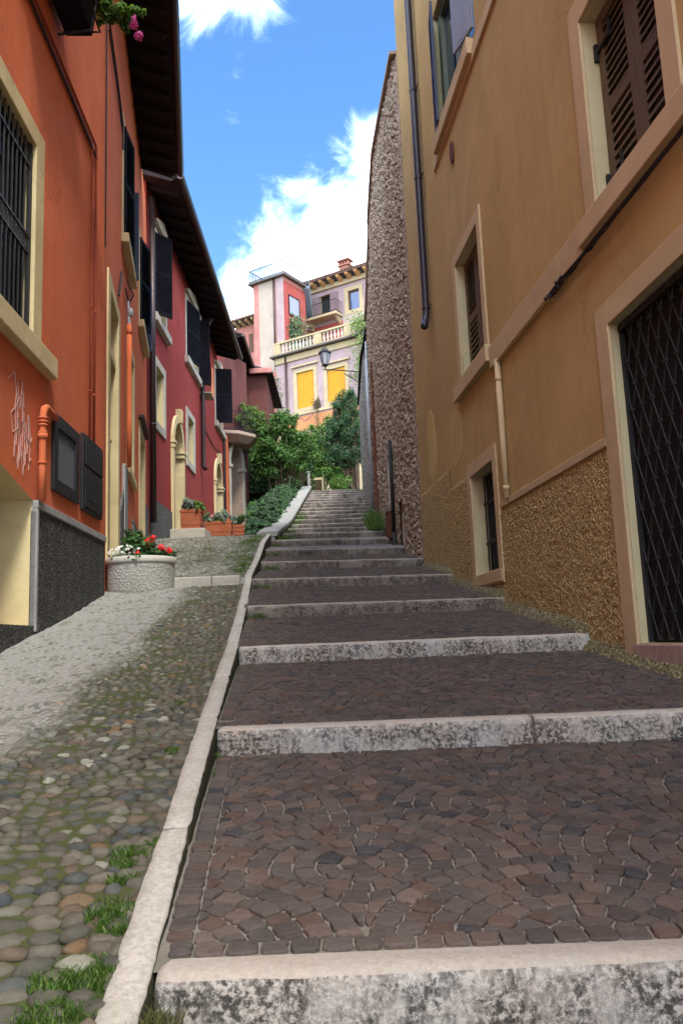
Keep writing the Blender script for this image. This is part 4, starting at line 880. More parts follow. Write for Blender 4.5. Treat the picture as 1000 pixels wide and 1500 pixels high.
def archdoor(A, a, b, z0, zs, rise, k=.26):
    out = [(a - k, z0), ] + []
    m = (a + b) / 2; r = (b - a) / 2; n = 14
    inner = [(b, z0)] + [(m + r * math.cos(PI * i / n), zs + rise * math.sin(PI * i / n)) for i in range(n + 1)] + [(a, z0)]
    outer_ = [(b + k, z0)] + [(m + (r + k) * math.cos(PI * i / n), zs + (rise + k) * math.sin(PI * i / n)) for i in range(n + 1)] + [(a - k, z0)]
    s = MB()
    for i in range(len(inner) - 1):
        q = [inner[i], outer_[i], outer_[i + 1], inner[i + 1]]; s.prism(F, q, -.01, .09)
    so = s.build('arch_surround', M['cream'], red); ks = MB(); ks.prism(F, [(m - .1, zs + rise), (m + .1, zs + rise), (m + .16, zs + rise + k + .2), (m - .16, zs + rise + k + .2)], -.01, .2)
    ks.build('keystone', M['cream'], so, bevel=.02)
    for u0, u1 in ((a - k - .05, a), (b, b + k + .05)):
        im = MB(); im.box(F, u0, u1, -.01, .16, zs - .02, zs + .06); im.box(F, u0 + .03, u1 - .03, -.01, .13, zs - .16, zs - .02)
        if u0 == b: im.box(F, b - .14, b, -.42, .157, zs - .021, zs + .059); im.box(F, b - .1, b, -.42, .127, zs - .161, zs - .021)
        im.build('impost', M['cream'], so, bevel=.012)
    MB().prism(F, [(a, z0)] + [(b, z0)] + inner[1:-1], -.46, -.42).build('front_door', M['door_wood'], red)
archdoor(A1, 3.5, 4.95, 3.0, 6.3, .85); archdoor(A2, 12.7, 14.5, 4.4, 6.9, .95)
pb = MB(); pb.prism(F, [(.3, 1), (3.2, 1), (3.2, 4.05), (.3, 4.05)], -.02, .04); pb.prism(F, [(5.25, 1), (12.4, 1), (12.4, 4.95), (5.25, 4.95)], -.02, .04); pb.build('plinth', M['dash_light'], red)
d2 = MB(); d2.tube([F.P(8.95, .5, 12.7), F.P(8.95, .2, 12.2), F.P(8.95, .13, 11.8), F.P(8.95, .13, 8.5), F.P(8.95, .13, 6.75), F.P(8.95, .22, 6.6)], .085, 10); d2.build('downpipe', M['gutter'], red, smooth=True)
cb = MB(); cb.tube([F.P(9.2, .03, 8.55), F.P(12.2, .03, 8.35), F.P(14.9, .03, 8.6)], .02, 5); cb.build('wall_cable', M['gutter'], red)
MB().tube([F.P(15.5, .06, 4.9), F.P(15.5, .06, 9.7)], .045, 8).build('wall_pipe', M['gutter'], red); MB().tube([F.P(15.9, .06, 4.9), F.P(15.9, .06, 9.7)], .03, 8).build('wall_pipe', M['gutter'], red)
eaves(CWL, -.7, 13.95, 13.2, 12.82, 1.02, red, step=.75, gut=.09)
MB().prism(F, [(8.9, 9.66), (9.9, 9.66), (9.9, 9.70), (8.9, 9.70)], 0, .45).build('drying_rack', M['whitestone'], red)
t = MB(); t.grid(lambda a, b: F.P(9.1 + .7 * a, .42 + .05 * math.sin(a * 9 + b * 3), 9.72 + 1.25 * b * (1 - .25 * a)), 14, 8)
o = t.build('towel', M['cloth'], smooth=True); tag(o, 'orange cloth hung to dry on a rack at the red house window', 'towel')
# end bay of the red house: pier, arched passage, upper wall
E_ = Fr((-5.44, 37.75, 0), (.36, .933, 0), (.933, -.36, 0))
AE = arch(.42, 1.62, 4.6, 8.5, 1.15)
wall_mesh(E_, [(.0, 3), (2.3, 3), (2.3, 14.2), (.0, 14.2)], [(AE, .6)], -3.5).build('end_bay_wall', [M['pinkwall'], M['balc_stone']], red)
F = E_; m_ = MB(); a, b, z0, zs, rise, k = .42, 1.62, 4.6, 8.5, 1.15, .2; m = (a + b) / 2; r = (b - a) / 2; n = 14
inner = [(b, z0)] + [(m + r * math.cos(PI * i / n), zs + rise * math.sin(PI * i / n)) for i in range(n + 1)] + [(a, z0)]
outer_ = [(b + k, z0)] + [(m + (r + k) * math.cos(PI * i / n), zs + (rise + k) * math.sin(PI * i / n)) for i in range(n + 1)] + [(a - k, z0)]
for i in range(len(inner) - 1): m_.prism(F, [inner[i], outer_[i], outer_[i + 1], inner[i + 1]], -.01, .07)
for u0, u1 in ((a - k - .04, a + .06), (b - .06, b + k + .04)): m_.box(F, u0, u1, -.2, .12, zs - .12, zs + .04)
m_.build('passage_arch', M['whitestone'], red); MB().prism(F, [(a, z0), (b, z0)] + inner[1:-1], -.64, -.58).build('passage_door', M['door_wood'], red)
MB().box(CWL, 15.95, 16.45, -.02, .16, 3.5, 9.95).build('corner_pier', M['orange'], red, bevel=.01)
# balcony
bs = MB(); pts = [(-5.5, 37.2), (-4.75, 37.45), (-4.05, 38.3), (-4.0, 39.6), (-4.6, 40.2), (-5.5, 39.0)]
n = len(pts); bs.add([V((x, y, 9.86)) for x, y in pts] + [V((x, y, 10.02)) for x, y in pts] + [V((-4.95 + (x + 4.95) * .6, 38.6 + (y - 38.6) * .6, 9.55)) for x, y in pts], [list(range(n, 2 * n)), list(range(2 * n, 3 * n))[::-1]] + [(i, (i + 1) % n, n + (i + 1) % n, n + i) for i in range(n)] + [(2 * n + i, 2 * n + (i + 1) % n, (i + 1) % n, i) for i in range(n)])
bo = bs.build('balcony', M['balc_stone'], red, bevel=.02); rl = MB(); path = [V((-5.4, 37.3, 0)), V((-4.8, 37.52, 0)), V((-4.12, 38.34, 0)), V((-4.07, 39.55, 0))]
for z in (10.1, 11.0): rl.tube([p + V((0, 0, z)) for p in path], .022, 6)
for p, q in zip(path[:-1], path[1:]):
    k = int((q - p).length / .12)
    for i in range(k): c = p.lerp(q, i / k); rl.tube([c + V((0, 0, 10.02)), c + V((0, 0, 11.0))], .012, 5)
rl.build('railing', M['dark_metal'], bo)

# ================================================================== PINK-BROWN HOUSE at the end of the row
brown = thing('brown_house', (-4.9, 45.5, 6.5), 'dull pink brown house with black eaves seen end-on beyond the red house', 'house')
H3 = Fr((-6.6, 43.0, 0), (1, .02, 0), (.02, -1, 0))
wall_mesh(H3, [(0, 4), (2.95, 4), (2.72, 14.65), (0, 14.9)], [], -6.6).build('wall', [M['pinkwall'], M['pinkwall']], brown)
rf = MB(); a = [(-6.9, 42.6, 14.78), (-3.5, 42.7, 14.62), (-3.5, 49.8, 14.62), (-6.9, 49.8, 14.9)]
rf.add([V(p) for p in a] + [V((x, y, z + .14)) for x, y, z in a] + [V((-6.9, 44, 16.3)), V((-6.9, 49.8, 16.3))], [(3, 2, 1, 0), (0, 1, 5, 4), (1, 2, 6, 5), (2, 3, 7, 6), (4, 5, 8), (5, 6, 9, 8)]); rf.build('roof', M['soffit'], brown)
MB().box(WORLD, -4.75, -3.52, 42.52, 42.68, 14.58, 14.86).build('fascia', M['villa_pink'], brown, bevel=.02)
UP = Fr((-5.35, 38.0, 0), (-.005, 1, 0), (1, .005, 0)); eaves(UP, .0, 5.6, 15.35, 14.95, .75, brown, step=.8, gut=.08, roof_back=-2.5)
MB().box(UP, .0, 5.0, -2.5, -.02, 13.9, 15.36).build('upper_wall', M['pinkwall'], brown)
# ================================================================== plants
def leaf(mb, p, nrm, size, col, asp=.5):
    nrm = nrm.normalized(); a = nrm.orthogonal().normalized(); a.rotate(Matrix.Rotation(ru(0, 2 * PI), 3, nrm)); b = nrm.cross(a)
    l, w = size, size * asp; q = nrm * (-size * .12)
    mb.add([p - a * l * .5, p + b * w * .5 + q, p + a * l * .5, p - b * w * .5 + q], [(0, 1, 2), (0, 2, 3)], 0, col)
def crown(mb, c, rad, n, size, cols, clumps=14, asp=.5, spread=.38, up=.35, lo=0):
    c = V(c); cl = []
    for _ in range(clumps):
        d = V((random.gauss(0, 1), random.gauss(0, 1), random.gauss(0, 1))).normalized(); r = ru(.35, .92); cl.append((V((d.x * rad[0], d.y * rad[1], d.z * rad[2])) * r, ru(.7, 1.15), mul((1, 1, 1), ru(.75, 1.2))))
    for i in range(n):
        o, k, t = random.choice(cl); d = V((random.gauss(0, 1), random.gauss(0, 1), random.gauss(0, 1))).normalized(); r = (rnd() ** .45) * spread * k
        p = c + o + V((d.x * rad[0], d.y * rad[1], d.z * rad[2])) * r
        if lo and p.z < lo: continue
        nr = d + V((ru(-.6, .6), ru(-.6, .6), ru(-.3, .6) + up)); col = random.choice(cols); k2 = ru(.7, 1.25)
        leaf(mb, p, nr, size * ru(.6, 1.25), (col[0] * k2 * t[0], col[1] * k2 * t[1], col[2] * k2 * t[2]), asp)
DK = [(.018, .055, .014), (.026, .075, .018), (.035, .09, .02), (.05, .11, .03)]
MID = [(.045, .12, .02), (.06, .15, .026), (.085, .19, .035), (.035, .09, .018)]
LT = [(.12, .22, .04), (.16, .27, .05), (.09, .18, .03), (.20, .30, .08)]
OL = [(.045, .095, .055), (.06, .12, .07), (.08, .15, .085), (.035, .075, .04)]
VINE = [(.14, .17, .06), (.10, .14, .045), (.18, .20, .09), (.07, .10, .03)]
def tree(name, label, foot, trunk_h, crowns, leaves, size, cols, group=None, r=.07, stems=1, cat='tree', asp=.5):
    t = thing(name, foot, label, cat, group); tb = MB(); f = V(foot)
    for s in range(stems):
        k = V((ru(-.25, .25), ru(-.15, .15), 0)) if stems > 1 else V((0, 0, 0)); b = f + k
        for c, rad in crowns:
            e = V(c); m = b.lerp(e, .45) + V((ru(-.12, .12), ru(-.12, .12), .1)); tb.tube([b - V((0, 0, .15)), b.lerp(m, .5) + V((ru(-.05, .05), 0, 0)), m, e], [r, r * .8, r * .6, r * .2], 7)
            for _ in range(3): q = m.lerp(e, rnd()); tb.tube([q, q + V((ru(-.7, .7) * rad[0], ru(-.6, .6) * rad[1], ru(.1, .6) * rad[2]))], [r * .35, r * .1], 5)
    tb.build('trunk', M['bark'], t, smooth=True); cr = MB(); tot = sum(q[1][0] * q[1][2] for q in crowns)
    for c, rad in crowns: crown(cr, c, rad, int(leaves * rad[0] * rad[2] / tot), size, cols, clumps=int(9 + 10 * rad[0] * rad[2]), asp=asp)
    cr.build('crown', M['leaf'], t); return t
tree('bay_tree', 'glossy dark green bay tree leaning over the parapet beside the ivy', (-2.85, 38.2, 6.3), 1.5, [((-2.9, 38.3, 9.6), (1.1, 1.1, 1.15)), ((-2.2, 38.4, 8.7), (.85, 1, .75)), ((-3.6, 38.6, 9.0), (.9, .9, 1.0)), ((-3.5, 39, 10.4), (.8, .8, .9)), ((-2.5, 38.6, 10.6), (.8, .8, .8)), ((-1.75, 38.7, 9.4), (.7, .8, .9)), ((-3.1, 38.6, 8.2), (.9, .8, .7))], 9500, .19, MID + LT[:1], r=.045, stems=2)
tree('light_tree', 'yellowish light green tree behind the bay tree at the head of the stairs', (-1.2, 47.5, 7.4), 2, [((-1.2, 47.2, 11.2), (1.2, 1.2, 1.3)), ((-2.3, 47.4, 10.6), (1.1, 1.0, 1.2)), ((-.2, 47.2, 10.4), (.9, 1.0, 1.2)), ((-1.6, 47.3, 12.2), (.7, .9, .8)), ((-3.2, 48, 11.6), (.8, .8, 1.0)), ((-.9, 47, 9.6), (1.3, 1, 1.0)), ((-.2, 47.2, 11.9), (.8, .8, .9)), ((-2.0, 47, 9.4), (1.0, .9, 1.0)), ((-.6, 47, 12.4), (.9, .8, .9)), ((-1.4, 46.8, 10.4), (1.2, .8, 1.1)), ((.5, 47, 11.0), (.9, .8, 1.2)), ((-2.6, 47, 11.9), (.9, .8, .9))], 15000, .19, MID + LT, r=.06)
tree('olive_tree', 'blue green olive-like tree with a forked trunk against the grey wall', (.95, 43.2, 7.35), 1.2, [((.55, 43.3, 11.2), (.85, .9, 1.35)), ((.95, 43.2, 12.3), (.55, .8, .9)), ((.1, 43.4, 10.4), (.8, .8, .9)), ((.8, 43.2, 10.1), (.7, .7, .8)), ((.35, 43.2, 11.9), (.75, .8, 1.0)), ((-.1, 43.2, 11.2), (.65, .8, .9)), ((.6, 43, 9.6), (.9, .7, .6)), ((.2, 43, 12.4), (.8, .8, .9)), ((-.3, 43, 10.6), (.8, .8, 1.0)), ((.8, 43, 13.0), (.6, .7, .7)), ((1.0, 43, 11.2), (.6, .7, 1.0)), ((-.2, 43, 9.8), (.7, .7, .7))], 20000, .17, OL + OL + MID, r=.10, stems=2, asp=.3)
tr = thing('garden_hedge', (-3.2, 42.6, 6.8), 'deep shaded hedge filling the garden behind the bay tree', 'hedge'); h = MB()
for i in range(9): crown(h, (-4.6 + i * .34, 43.0 + .2 * math.sin(i), 8.4 + .5 * math.sin(i * 1.7)), (.6, .6, 1.5), 420, .2, DK, 8)
h.build('foliage', M['leaf'], tr); MB().box(WORLD, -4.9, -1.9, 43.5, 43.9, 6.4, 9.6).build('branches', M['bark'], tr)
rb = thing('clipped_bush', (.22, 43.6, 7.5), 'round clipped bright green bush at the top of the stairs', 'bush'); h = MB()
for i in range(3800):
    d = V((random.gauss(0, 1), random.gauss(0, 1), random.gauss(0, 1))).normalized()
    if d.z < -.75: continue
    r = ru(.86, 1.03); c = random.choice(MID + LT); leaf(h, V((.20 + d.x * .82 * r, 43.6 + d.y * .75 * r, 8.42 + d.z * .66 * r)), d + V((ru(-.5, .5), ru(-.5, .5), ru(0, .5))), .10 * ru(.7, 1.2), mul(c, ru(1.2, 1.8)))
h.build('foliage', M['leaf'], rb); MB().blob((.2, 43.6, 8.35), (.68, .6, .52), 2).tube([(.2, 43.6, 7.3), (.2, 43.6, 8)], .08, 8).build('branches', M['bark'], rb)
# ivy over the garden wall and down the bank
iv = thing('ivy_wall', (-4.2, 41.2, 5.5), 'garden wall smothered in dark ivy beside the arched passage', 'ivy')
MB().prism(WORLD, [(-5.6, 4), (-2.6, 5), (-2.6, 8.6), (-3.4, 9.6), (-5.6, 10.6)], 41.0, 41.4).build('wall', M['greystone'], iv); h = MB()
for i in range(5200):
    x = ru(-5.5, -2.6); zt = lerp([-5.6, -3.4, -2.6], [10.7, 9.7, 8.8], x); z = ru(4.8, zt); p = V((x, 40.95 - abs(random.gauss(0, .16)) - .25 * max(0, nz.noise(V((x * 1.2, z * .9, 0)))), z)); leaf(h, p, V((ru(-.6, .6), -1, ru(-.1, .9))), .19 * ru(.6, 1.2), mul(random.choice(DK + DK + MID), ru(.7, 1.3)), .75)
h.build('foliage', M['leaf'], iv)
ib = thing('ivy_bank', (-2.9, 27, 4.2), 'low bank of ivy spilling down to the white coping of the stair parapet', 'ivy'); h = MB()
def bank_z(x, y):
    s = stair_ground(y); k = max(0, min(1, (-2.05 - x) / 1.6)); return s + .12 + .55 * math.sin(k * PI) * min(1, (y - 20.4) / 3) - k * .5
bm_ = MB(); bm_.grid(lambda a, b: V((-2.12 + (-.112 * (20.6 + 19 * b) + 2.10) * a, 20.6 + 19 * b, bank_z(-2.12 + (-.112 * (20.6 + 19 * b) + 2.10) * a, 20.6 + 19 * b) - .12 - (.0 if a < .99 else 2.5))), 8, 30); bm_.build('earth_bank', M['soil'], ib, smooth=True)
for i in range(8000):
    y = 20.5 + 18.5 * rnd() ** 1.2; x = -2.02 + (-.112 * y + 2.02 - .12) * rnd(); p = V((x + ru(-.06, .12), y, bank_z(x, y) - .1 + .28 * rnd())); leaf(h, p, V((ru(-.5, .6), ru(-1.2, -.1), 1)), .19 * ru(.6, 1.25), mul(random.choice(DK + MID), ru(.4, .95)), .85)
for i in range(2400):
    y = 20.5 + 17 * rnd() ** 1.3; x = -.114 * y + ru(-.10, .12); z = ramp_z(y) + (bank_z(-.112 * y, y) + .1 - ramp_z(y)) * rnd(); leaf(h, V((x, y, z)), V((ru(-.5, .5), -1, ru(0, 1))), .16 * ru(.6, 1.2), mul(random.choice(DK + MID), ru(.4, .9)), .85)
h.build('foliage', M['leaf'], ib)
# stair parapet with its pale coping
pa = thing('stair_parapet', (-1.85, 26, 3.8), 'low stair parapet with a broad pale stone coping rising beside the ivy', 'wall')
def nose_z(y): return lerp([s[2] for s in ST], [s[0] for s in ST], y)
cp = MB(); bd = MB(); n = 44; rows = []; rb_ = []
for i in range(n + 1):
    y = 19.45 + 21.6 * i / n; xi = -1.58 + .004 * (y - 19.4) + .006 * nz.noise(V((y, 0, 0))); z = nose_z(y) + .17; w = .50
    rows.append([V((xi - w, y, z - .11)), V((xi - w, y, z - .015)), V((xi - w + .03, y, z)), V((xi - .03, y, z + .004)), V((xi, y, z - .02)), V((xi, y, z - .11))]); rb_.append([V((xi - w + .06, y, z - 1.2)), V((xi - w + .06, y, z - .11)), V((xi - .06, y, z - .11)), V((xi - .06, y, z - 1.2))])
for mbx, rr, m in ((cp, rows, 6), (bd, rb_, 4)): mbx.add([p for r in rr for p in r], [(i * m + j, (i + 1) * m + j, (i + 1) * m + (j + 1) % m, i * m + (j + 1) % m) for i in range(n) for j in range(m)] + [list(range(m)), list(range(n * m, n * m + m))[::-1]])
cp.build('coping', M['whitecap'], pa); bd.build('wall', M['greystone'], pa)
ps = thing('gate_post', (-1.62, 41.4, 7.4), 'slim whitish stone post standing at the head of the parapet', 'post'); b = MB().box(WORLD, -1.70, -1.57, 41.2, 41.4, 7.0, 8.6).build('shaft', M['concrete'], ps, bevel=.02); MB().box(WORLD, -1.72, -1.55, 41.17, 41.43, 8.6, 8.66).build('cap', M['concrete'], ps, bevel=.015)
# garden gate and low wall at the head of the stairs
gt = thing('garden_gate', (-1.35, 45.2, 7.4), 'brown wooden garden gate beyond the head of the stairs', 'gate'); b = MB()
for i in range(6): b.box(WORLD, -1.66 + i * .1, -1.57 + i * .1, 45.1, 45.14, 7.9, 8.95)
b.build('boards', M['door_wood'], gt); MB().ring(Fr((0, 45.12, 0), (1, 0, 0)), rect(-1.78, -.95, 7.75, 9.1), rect(-1.66, -1.06, 7.88, 8.96), -.04, .06).build('frame', M['cream'], gt)
lw = thing('low_garden_wall', (-.6, 44.6, 7.4), 'low brownish garden wall behind the clipped bush', 'wall'); MB().box(WORLD, -1.9, 1.1, 44.5, 44.8, 7.2, 7.95).build('wall', M['greystone'], lw); MB().box(WORLD, -1.95, 1.1, 44.45, 44.85, 7.95, 8.03).build('coping', M['whitestone'], lw)

# ------------------------------------------------------------------ potted plants
def flowers(mb, c, rad, n, cols, size=.05):
    for _ in range(n):
        a = ru(0, 2 * PI); r = math.sqrt(rnd()); x, y = c[0] + rad[0] * r * math.cos(a), c[1] + rad[1] * r * math.sin(a); z = c[2] + rad[2] * math.sqrt(max(0, 1 - r * r)) + ru(-.02, .05)
        col = random.choice(cols)
        for k in range(11): leaf(mb, V((x + ru(-1, 1) * size * .6, y + ru(-1, 1) * size * .6, z + ru(-1, 1) * size * .5)), V((ru(-1, 1), ru(-1.3, .3), ru(.2, 1))), size * ru(.5, .9), mul(col, ru(.8, 1.15)), .8)
REDC = [(.75, .02, .02), (.85, .03, .02), (.65, .02, .03)]
c0 = V((-2.98, 11.85, 0)); z0 = ramp_z(11.35) - .03
pt = thing('stone_planter', (c0.x, c0.y, z0), 'round rough concrete planter of red and white flowers by the orange house', 'planter')
MB().lathe((c0.x, c0.y, z0), [(.40, 0), (.455, .015), (.478, .05), (.482, .10), (.485, .46), (.482, .475)], 56).build('bowl', M['concrete'], pt, smooth=True)
MB().lathe((c0.x, c0.y, z0), [(.483, .476), (.50, .482), (.508, .50), (.508, .555), (.495, .572), (.46, .575), (.44, .56), (.43, .50)], 56).build('rim', plaster('planter_rim', (.52, .50, .43), .08, 4, .25, 50, .05), pt, smooth=True)
MB().lathe((c0.x, c0.y, z0), [(.44, .50), (.43, .53), (.01, .545)], 32).build('soil', M['soil'], pt)
h = MB(); crown(h, (c0.x, c0.y, z0 + .60), (.45, .45, .19), 3000, .075, DK + DK + MID, 34, .7); crown(h, (c0.x - .10, c0.y - .05, z0 + .78), (.30, .24, .20), 1000, .07, DK + MID, 9, .65); crown(h, (c0.x - .17, c0.y, z0 + .98), (.07, .06, .12), 80, .06, DK, 4)
h.build('foliage', M['leaf'], pt)
f = MB()
for (dx, dy, dz, s) in ((.16, -.20, .80, .075), (.33, -.16, .70, .062), (.43, -.10, .67, .055), (-.10, -.24, .68, .06), (.20, -.1, .86, .05), (.02, -.3, .62, .04)):
    for k in range(46): d = V((random.gauss(0, 1), random.gauss(0, 1), random.gauss(0, 1))).normalized(); leaf(f, V((c0.x + dx, c0.y + dy, z0 + dz)) + d * s * rnd() ** .4, d + V((0, -.4, .4)), .04, mul(random.choice(REDC), ru(.8, 1.2)), .9)
f.build('red_flowers', M['petal'], pt); f = MB()
for k in range(60):
    a = ru(-1.1, .5); rr = ru(.22, .42); p = V((c0.x - .10 + rr * math.sin(a) * .9, c0.y - abs(rr * math.cos(a)), z0 + .62 + ru(-.03, .10)))
    for _ in range(6): leaf(f, p + V((ru(-.02, .02), ru(-.02, .02), ru(-.015, .015))), V((ru(-.6, .6), -1, ru(.2, 1.2))), .030, mul((.80, .80, .78), ru(.85, 1.05)), .9)
f.build('white_flowers', M['petal'], pt)
SILV = [(.22, .28, .24), (.30, .36, .32), (.16, .22, .17), (.38, .42, .38)]
def trough(name, label, c, w, d, hgt, cols, fl=None, step=False, rot=0):
    t = thing(name, c, label, 'planter', 'terracotta planters of the red house'); Fx = Fr(c, (math.cos(rot), math.sin(rot), 0)); Z0 = .0
    b = MB()
    for (a0, a1, k) in ((0, .12, .94), (.12, hgt - .1, .97)): b.box(Fx, -w / 2 * k, w / 2 * k, -d / 2 * k, d / 2 * k, a0, a1)
    po = b.build('pot', M['terracotta'], t, bevel=.015); MB().ring(Fr(Fx.P(0, 0, hgt), Fx.u, V((0, 0, 1)), Fx.n), rect(-w / 2, w / 2, -d / 2, d / 2), rect(-w / 2 + .05, w / 2 - .05, -d / 2 + .05, d / 2 - .05), -.1, .0).build('rim', M['terracotta'], po, bevel=.01)
    MB().box(Fx, -w / 2 + .05, w / 2 - .05, -d / 2 + .05, d / 2 - .05, hgt - .1, hgt - .05).build('soil', M['soil'], t)
    h = MB()
    for (ux, cl, kz) in cols: crown(h, Fx.P(ux * w / 2, 0, hgt + .12 * kz), (.30 * w / 2 + .12, d * .6, .26 * kz), 560, .085, cl, 9, .55)
    h.build('foliage', M['leaf'], t)
    if fl:
        f = MB(); [flowers(f, Fx.P(u * w / 2, -.1, hgt + .12), (.15, .1, .1), nn, cc, .06) for u, nn, cc in fl]; f.build('flowers', M['petal'], t)
    return t
gy = lambda x, y: ramp_z(y) - .02
st_ = MB()
a = V((-4.62, 24.6, ramp_z(24.6))); trough('terracotta_planter', 'tall square terracotta planter beside the cream arched doorway', (a.x, a.y, a.z + .25), .62, .62, .62, [(-.5, SILV, 1), (.1, MID + LT, .8), (.7, LT, .8), (-.1, SILV, 1.2)], rot=0)
o = MB().box(WORLD, -5.2, -4.15, 24.1, 25.3, a.z - .3, a.z + .25).build('door_step', M['whitestone'], bevel=.02); tag(o, 'single pale stone doorstep under the square planter', 'step', kind='structure')
a = V((-3.95, 25.6, ramp_z(25.6))); trough('terracotta_planter', 'long low terracotta trough of silvery plants on the ramp', (a.x, a.y, a.z + .02), .88, .45, .48, [(-.8, LT + SILV, .9), (-.3, MID, .7), (.2, SILV, 1.2), (.7, SILV, 1.1)], fl=[(-.7, 3, [(.7, .3, .4)])])
a = V((-3.40, 26.3, ramp_z(26.3))); trough('terracotta_planter', 'small terracotta pot with red geraniums at the end of the row', (a.x, a.y, a.z + .02), .44, .4, .36, [(-.5, SILV, .9), (.3, MID, .9)], fl=[(.35, 6, REDC)])
a = V((-3.13, 26.6, ramp_z(26.6))); t = thing('terracotta_planter', (a.x, a.y, a.z), 'lowest flat terracotta dish beside the small geranium pot', 'planter', 'terracotta planters of the red house'); MB().lathe((a.x, a.y, a.z), [(.10, 0), (.14, .02), (.16, .16), (.18, .17), (.18, .21), (.15, .21)], 16).build('pot', M['terracotta'], t); h = MB(); crown(h, (a.x, a.y, a.z + .24), (.12, .12, .07), 120, .06, MID, 5); h.build('foliage', M['leaf'], t)
# flower box hung high on the orange facade
F = AW; fb = thing('flower_box', F.P(.3, .25, 7.5), 'dark flower box with pink geraniums high on the orange wall', 'flower box'); b = MB()
b.prism(Fr(F.P(-.7, 0, 0), F.n, F.u), [(.07, 7.52), (.40, 7.52), (.46, 7.92), (.03, 7.92)], 0, 1.66); b.build('box', M['shutter_dark'], fb, bevel=.02); b = MB()
for u in (-.5, .8): b.tube([F.P(u, .02, 7.42), F.P(u, .42, 7.48), F.P(u, .50, 7.98), F.P(u, .02, 7.98)], .018, 6)
for z in (7.62, 8.0): b.tube([F.P(-.7, .48, z), F.P(1.0, .48, z), F.P(1.0, .02, z)], .014, 6)
b.build('bracket', M['dark_metal'], fb); h = MB()
for i in range(8): crown(h, F.P(-.5 + i * .22, .30 + .03 * i, 8.05 + .02 * math.sin(i)), (.22, .24, .2), 230, .085, MID + LT, 6, .8)
[crown(h, F.P(*q_), (.24, .20, .15), 330, .075, MID + LT, 8, .8) for q_ in ((1.0, .42, 8.12), (1.25, .52, 8.14), (1.35, .66, 8.16), (1.42, .78, 8.2), (1.3, .36, 8.22))]; h.build('foliage', M['leaf'], fb); f = MB()
for (u, n_, z) in ((1.45, .80, 8.10), (1.5, .86, 7.98), (1.5, .78, 8.22)):
    for k in range(60): d = V((random.gauss(0, 1), random.gauss(0, 1), random.gauss(0, 1))).normalized(); leaf(f, F.P(u, n_, z) + d * .07 * rnd() ** .4, d, .05, mul((.62, .10, .40), ru(.8, 1.3)), .8)
f.build('flowers', M['petal'], fb)
# balcony greenery
bp_ = thing('balcony_plants', (-4.4, 38.9, 10.05), 'pale green bushy pot plant spilling over the balcony rail', 'pot plant'); MB().lathe((-4.35, 38.9, 10.03), [(.16, 0), (.24, .4), (.26, .42), (.26, .46), (.2, .46)], 14).build('pot', M['terracotta'], bp_); h = MB()
for c in ((-4.6, 38.7, 11.0), (-4.2, 38.7, 10.9), (-3.95, 38.9, 10.5), (-4.5, 39.0, 11.35), (-4.2, 39.1, 11.3), (-3.85, 39, 10.9), (-4.3, 38.4, 10.5)): crown(h, c, (.5, .45, .55), 700, .11, LT + MID + VINE, 9)
h.build('foliage', M['leaf'], bp_)

# ================================================================== STREET LANTERN on the grey wall
sl = thing('street_lantern', (-.72, 36.6, 12.3), 'black wrought iron street lantern on a scrolled wall bracket', 'street lamp')
LP = at(476.5, 540, 36.6); LX, LY, LZ = LP.x, LP.y, LP.z; b = MB(); we = at(529, 545, 36.6)
b.tube([(LX - .1, LY, LZ - .05), (LX + .3, LY, LZ - .06), (we.x, LY, we.z)], .03, 8); b.tube([(we.x - .02, LY, we.z - .55), (we.x - .02, LY, we.z + .12)], .03, 8)
def spiral(cx, cz, r0, turns, sgn, ph): return [(cx + r0 * (1 - i / 26) * math.cos(ph + sgn * 2 * PI * turns * i / 24), LY, cz + r0 * (1 - i / 26) * math.sin(ph + sgn * 2 * PI * turns * i / 24)) for i in range(25)]
b.tube([(we.x, LY, we.z - .5), (we.x - .25, LY, we.z - .42), (we.x - .55, LY, we.z - .22), (we.x - .8, LY, we.z - .04)], .022, 6)
for q in ((we.x - .28, we.z - .2, .15, 1.6, 1, 0), (we.x - .55, we.z - .12, .09, 1.5, -1, 1), (we.x - .1, we.z - .3, .09, 1.4, 1, 2)): b.tube(spiral(*q), .014, 5)
b.build('bracket', M['dark_metal'], sl)
b = MB(); s6 = 6; b.lathe((LX, LY, LZ), [(.03, 0), (.05, .03), (.03, .08), (.09, .12), (.14, .16), (.15, .20)], 12); b.lathe((LX, LY, LZ + .74), [(.30, 0), (.31, .05), (.22, .12), (.17, .2), (.08, .24), (.07, .3), (.03, .33), (.02, .42)], 12)
for k in range(6):
    a = 2 * PI * k / 6; b.tube([(LX + .145 * math.cos(a), LY + .145 * math.sin(a), LZ + .18), (LX + .265 * math.cos(a), LY + .265 * math.sin(a), LZ + .76)], .016, 5)
b.build('cage', M['dark_metal'], sl); MB().lathe((LX, LY, LZ), [(.135, .2), (.25, .75)], 6).build('glass', M['lampglass'], sl)
sl.location = V((LX, LY, LZ))
for c in sl.children: c.matrix_parent_inverse = Matrix.Translation(-sl.location)
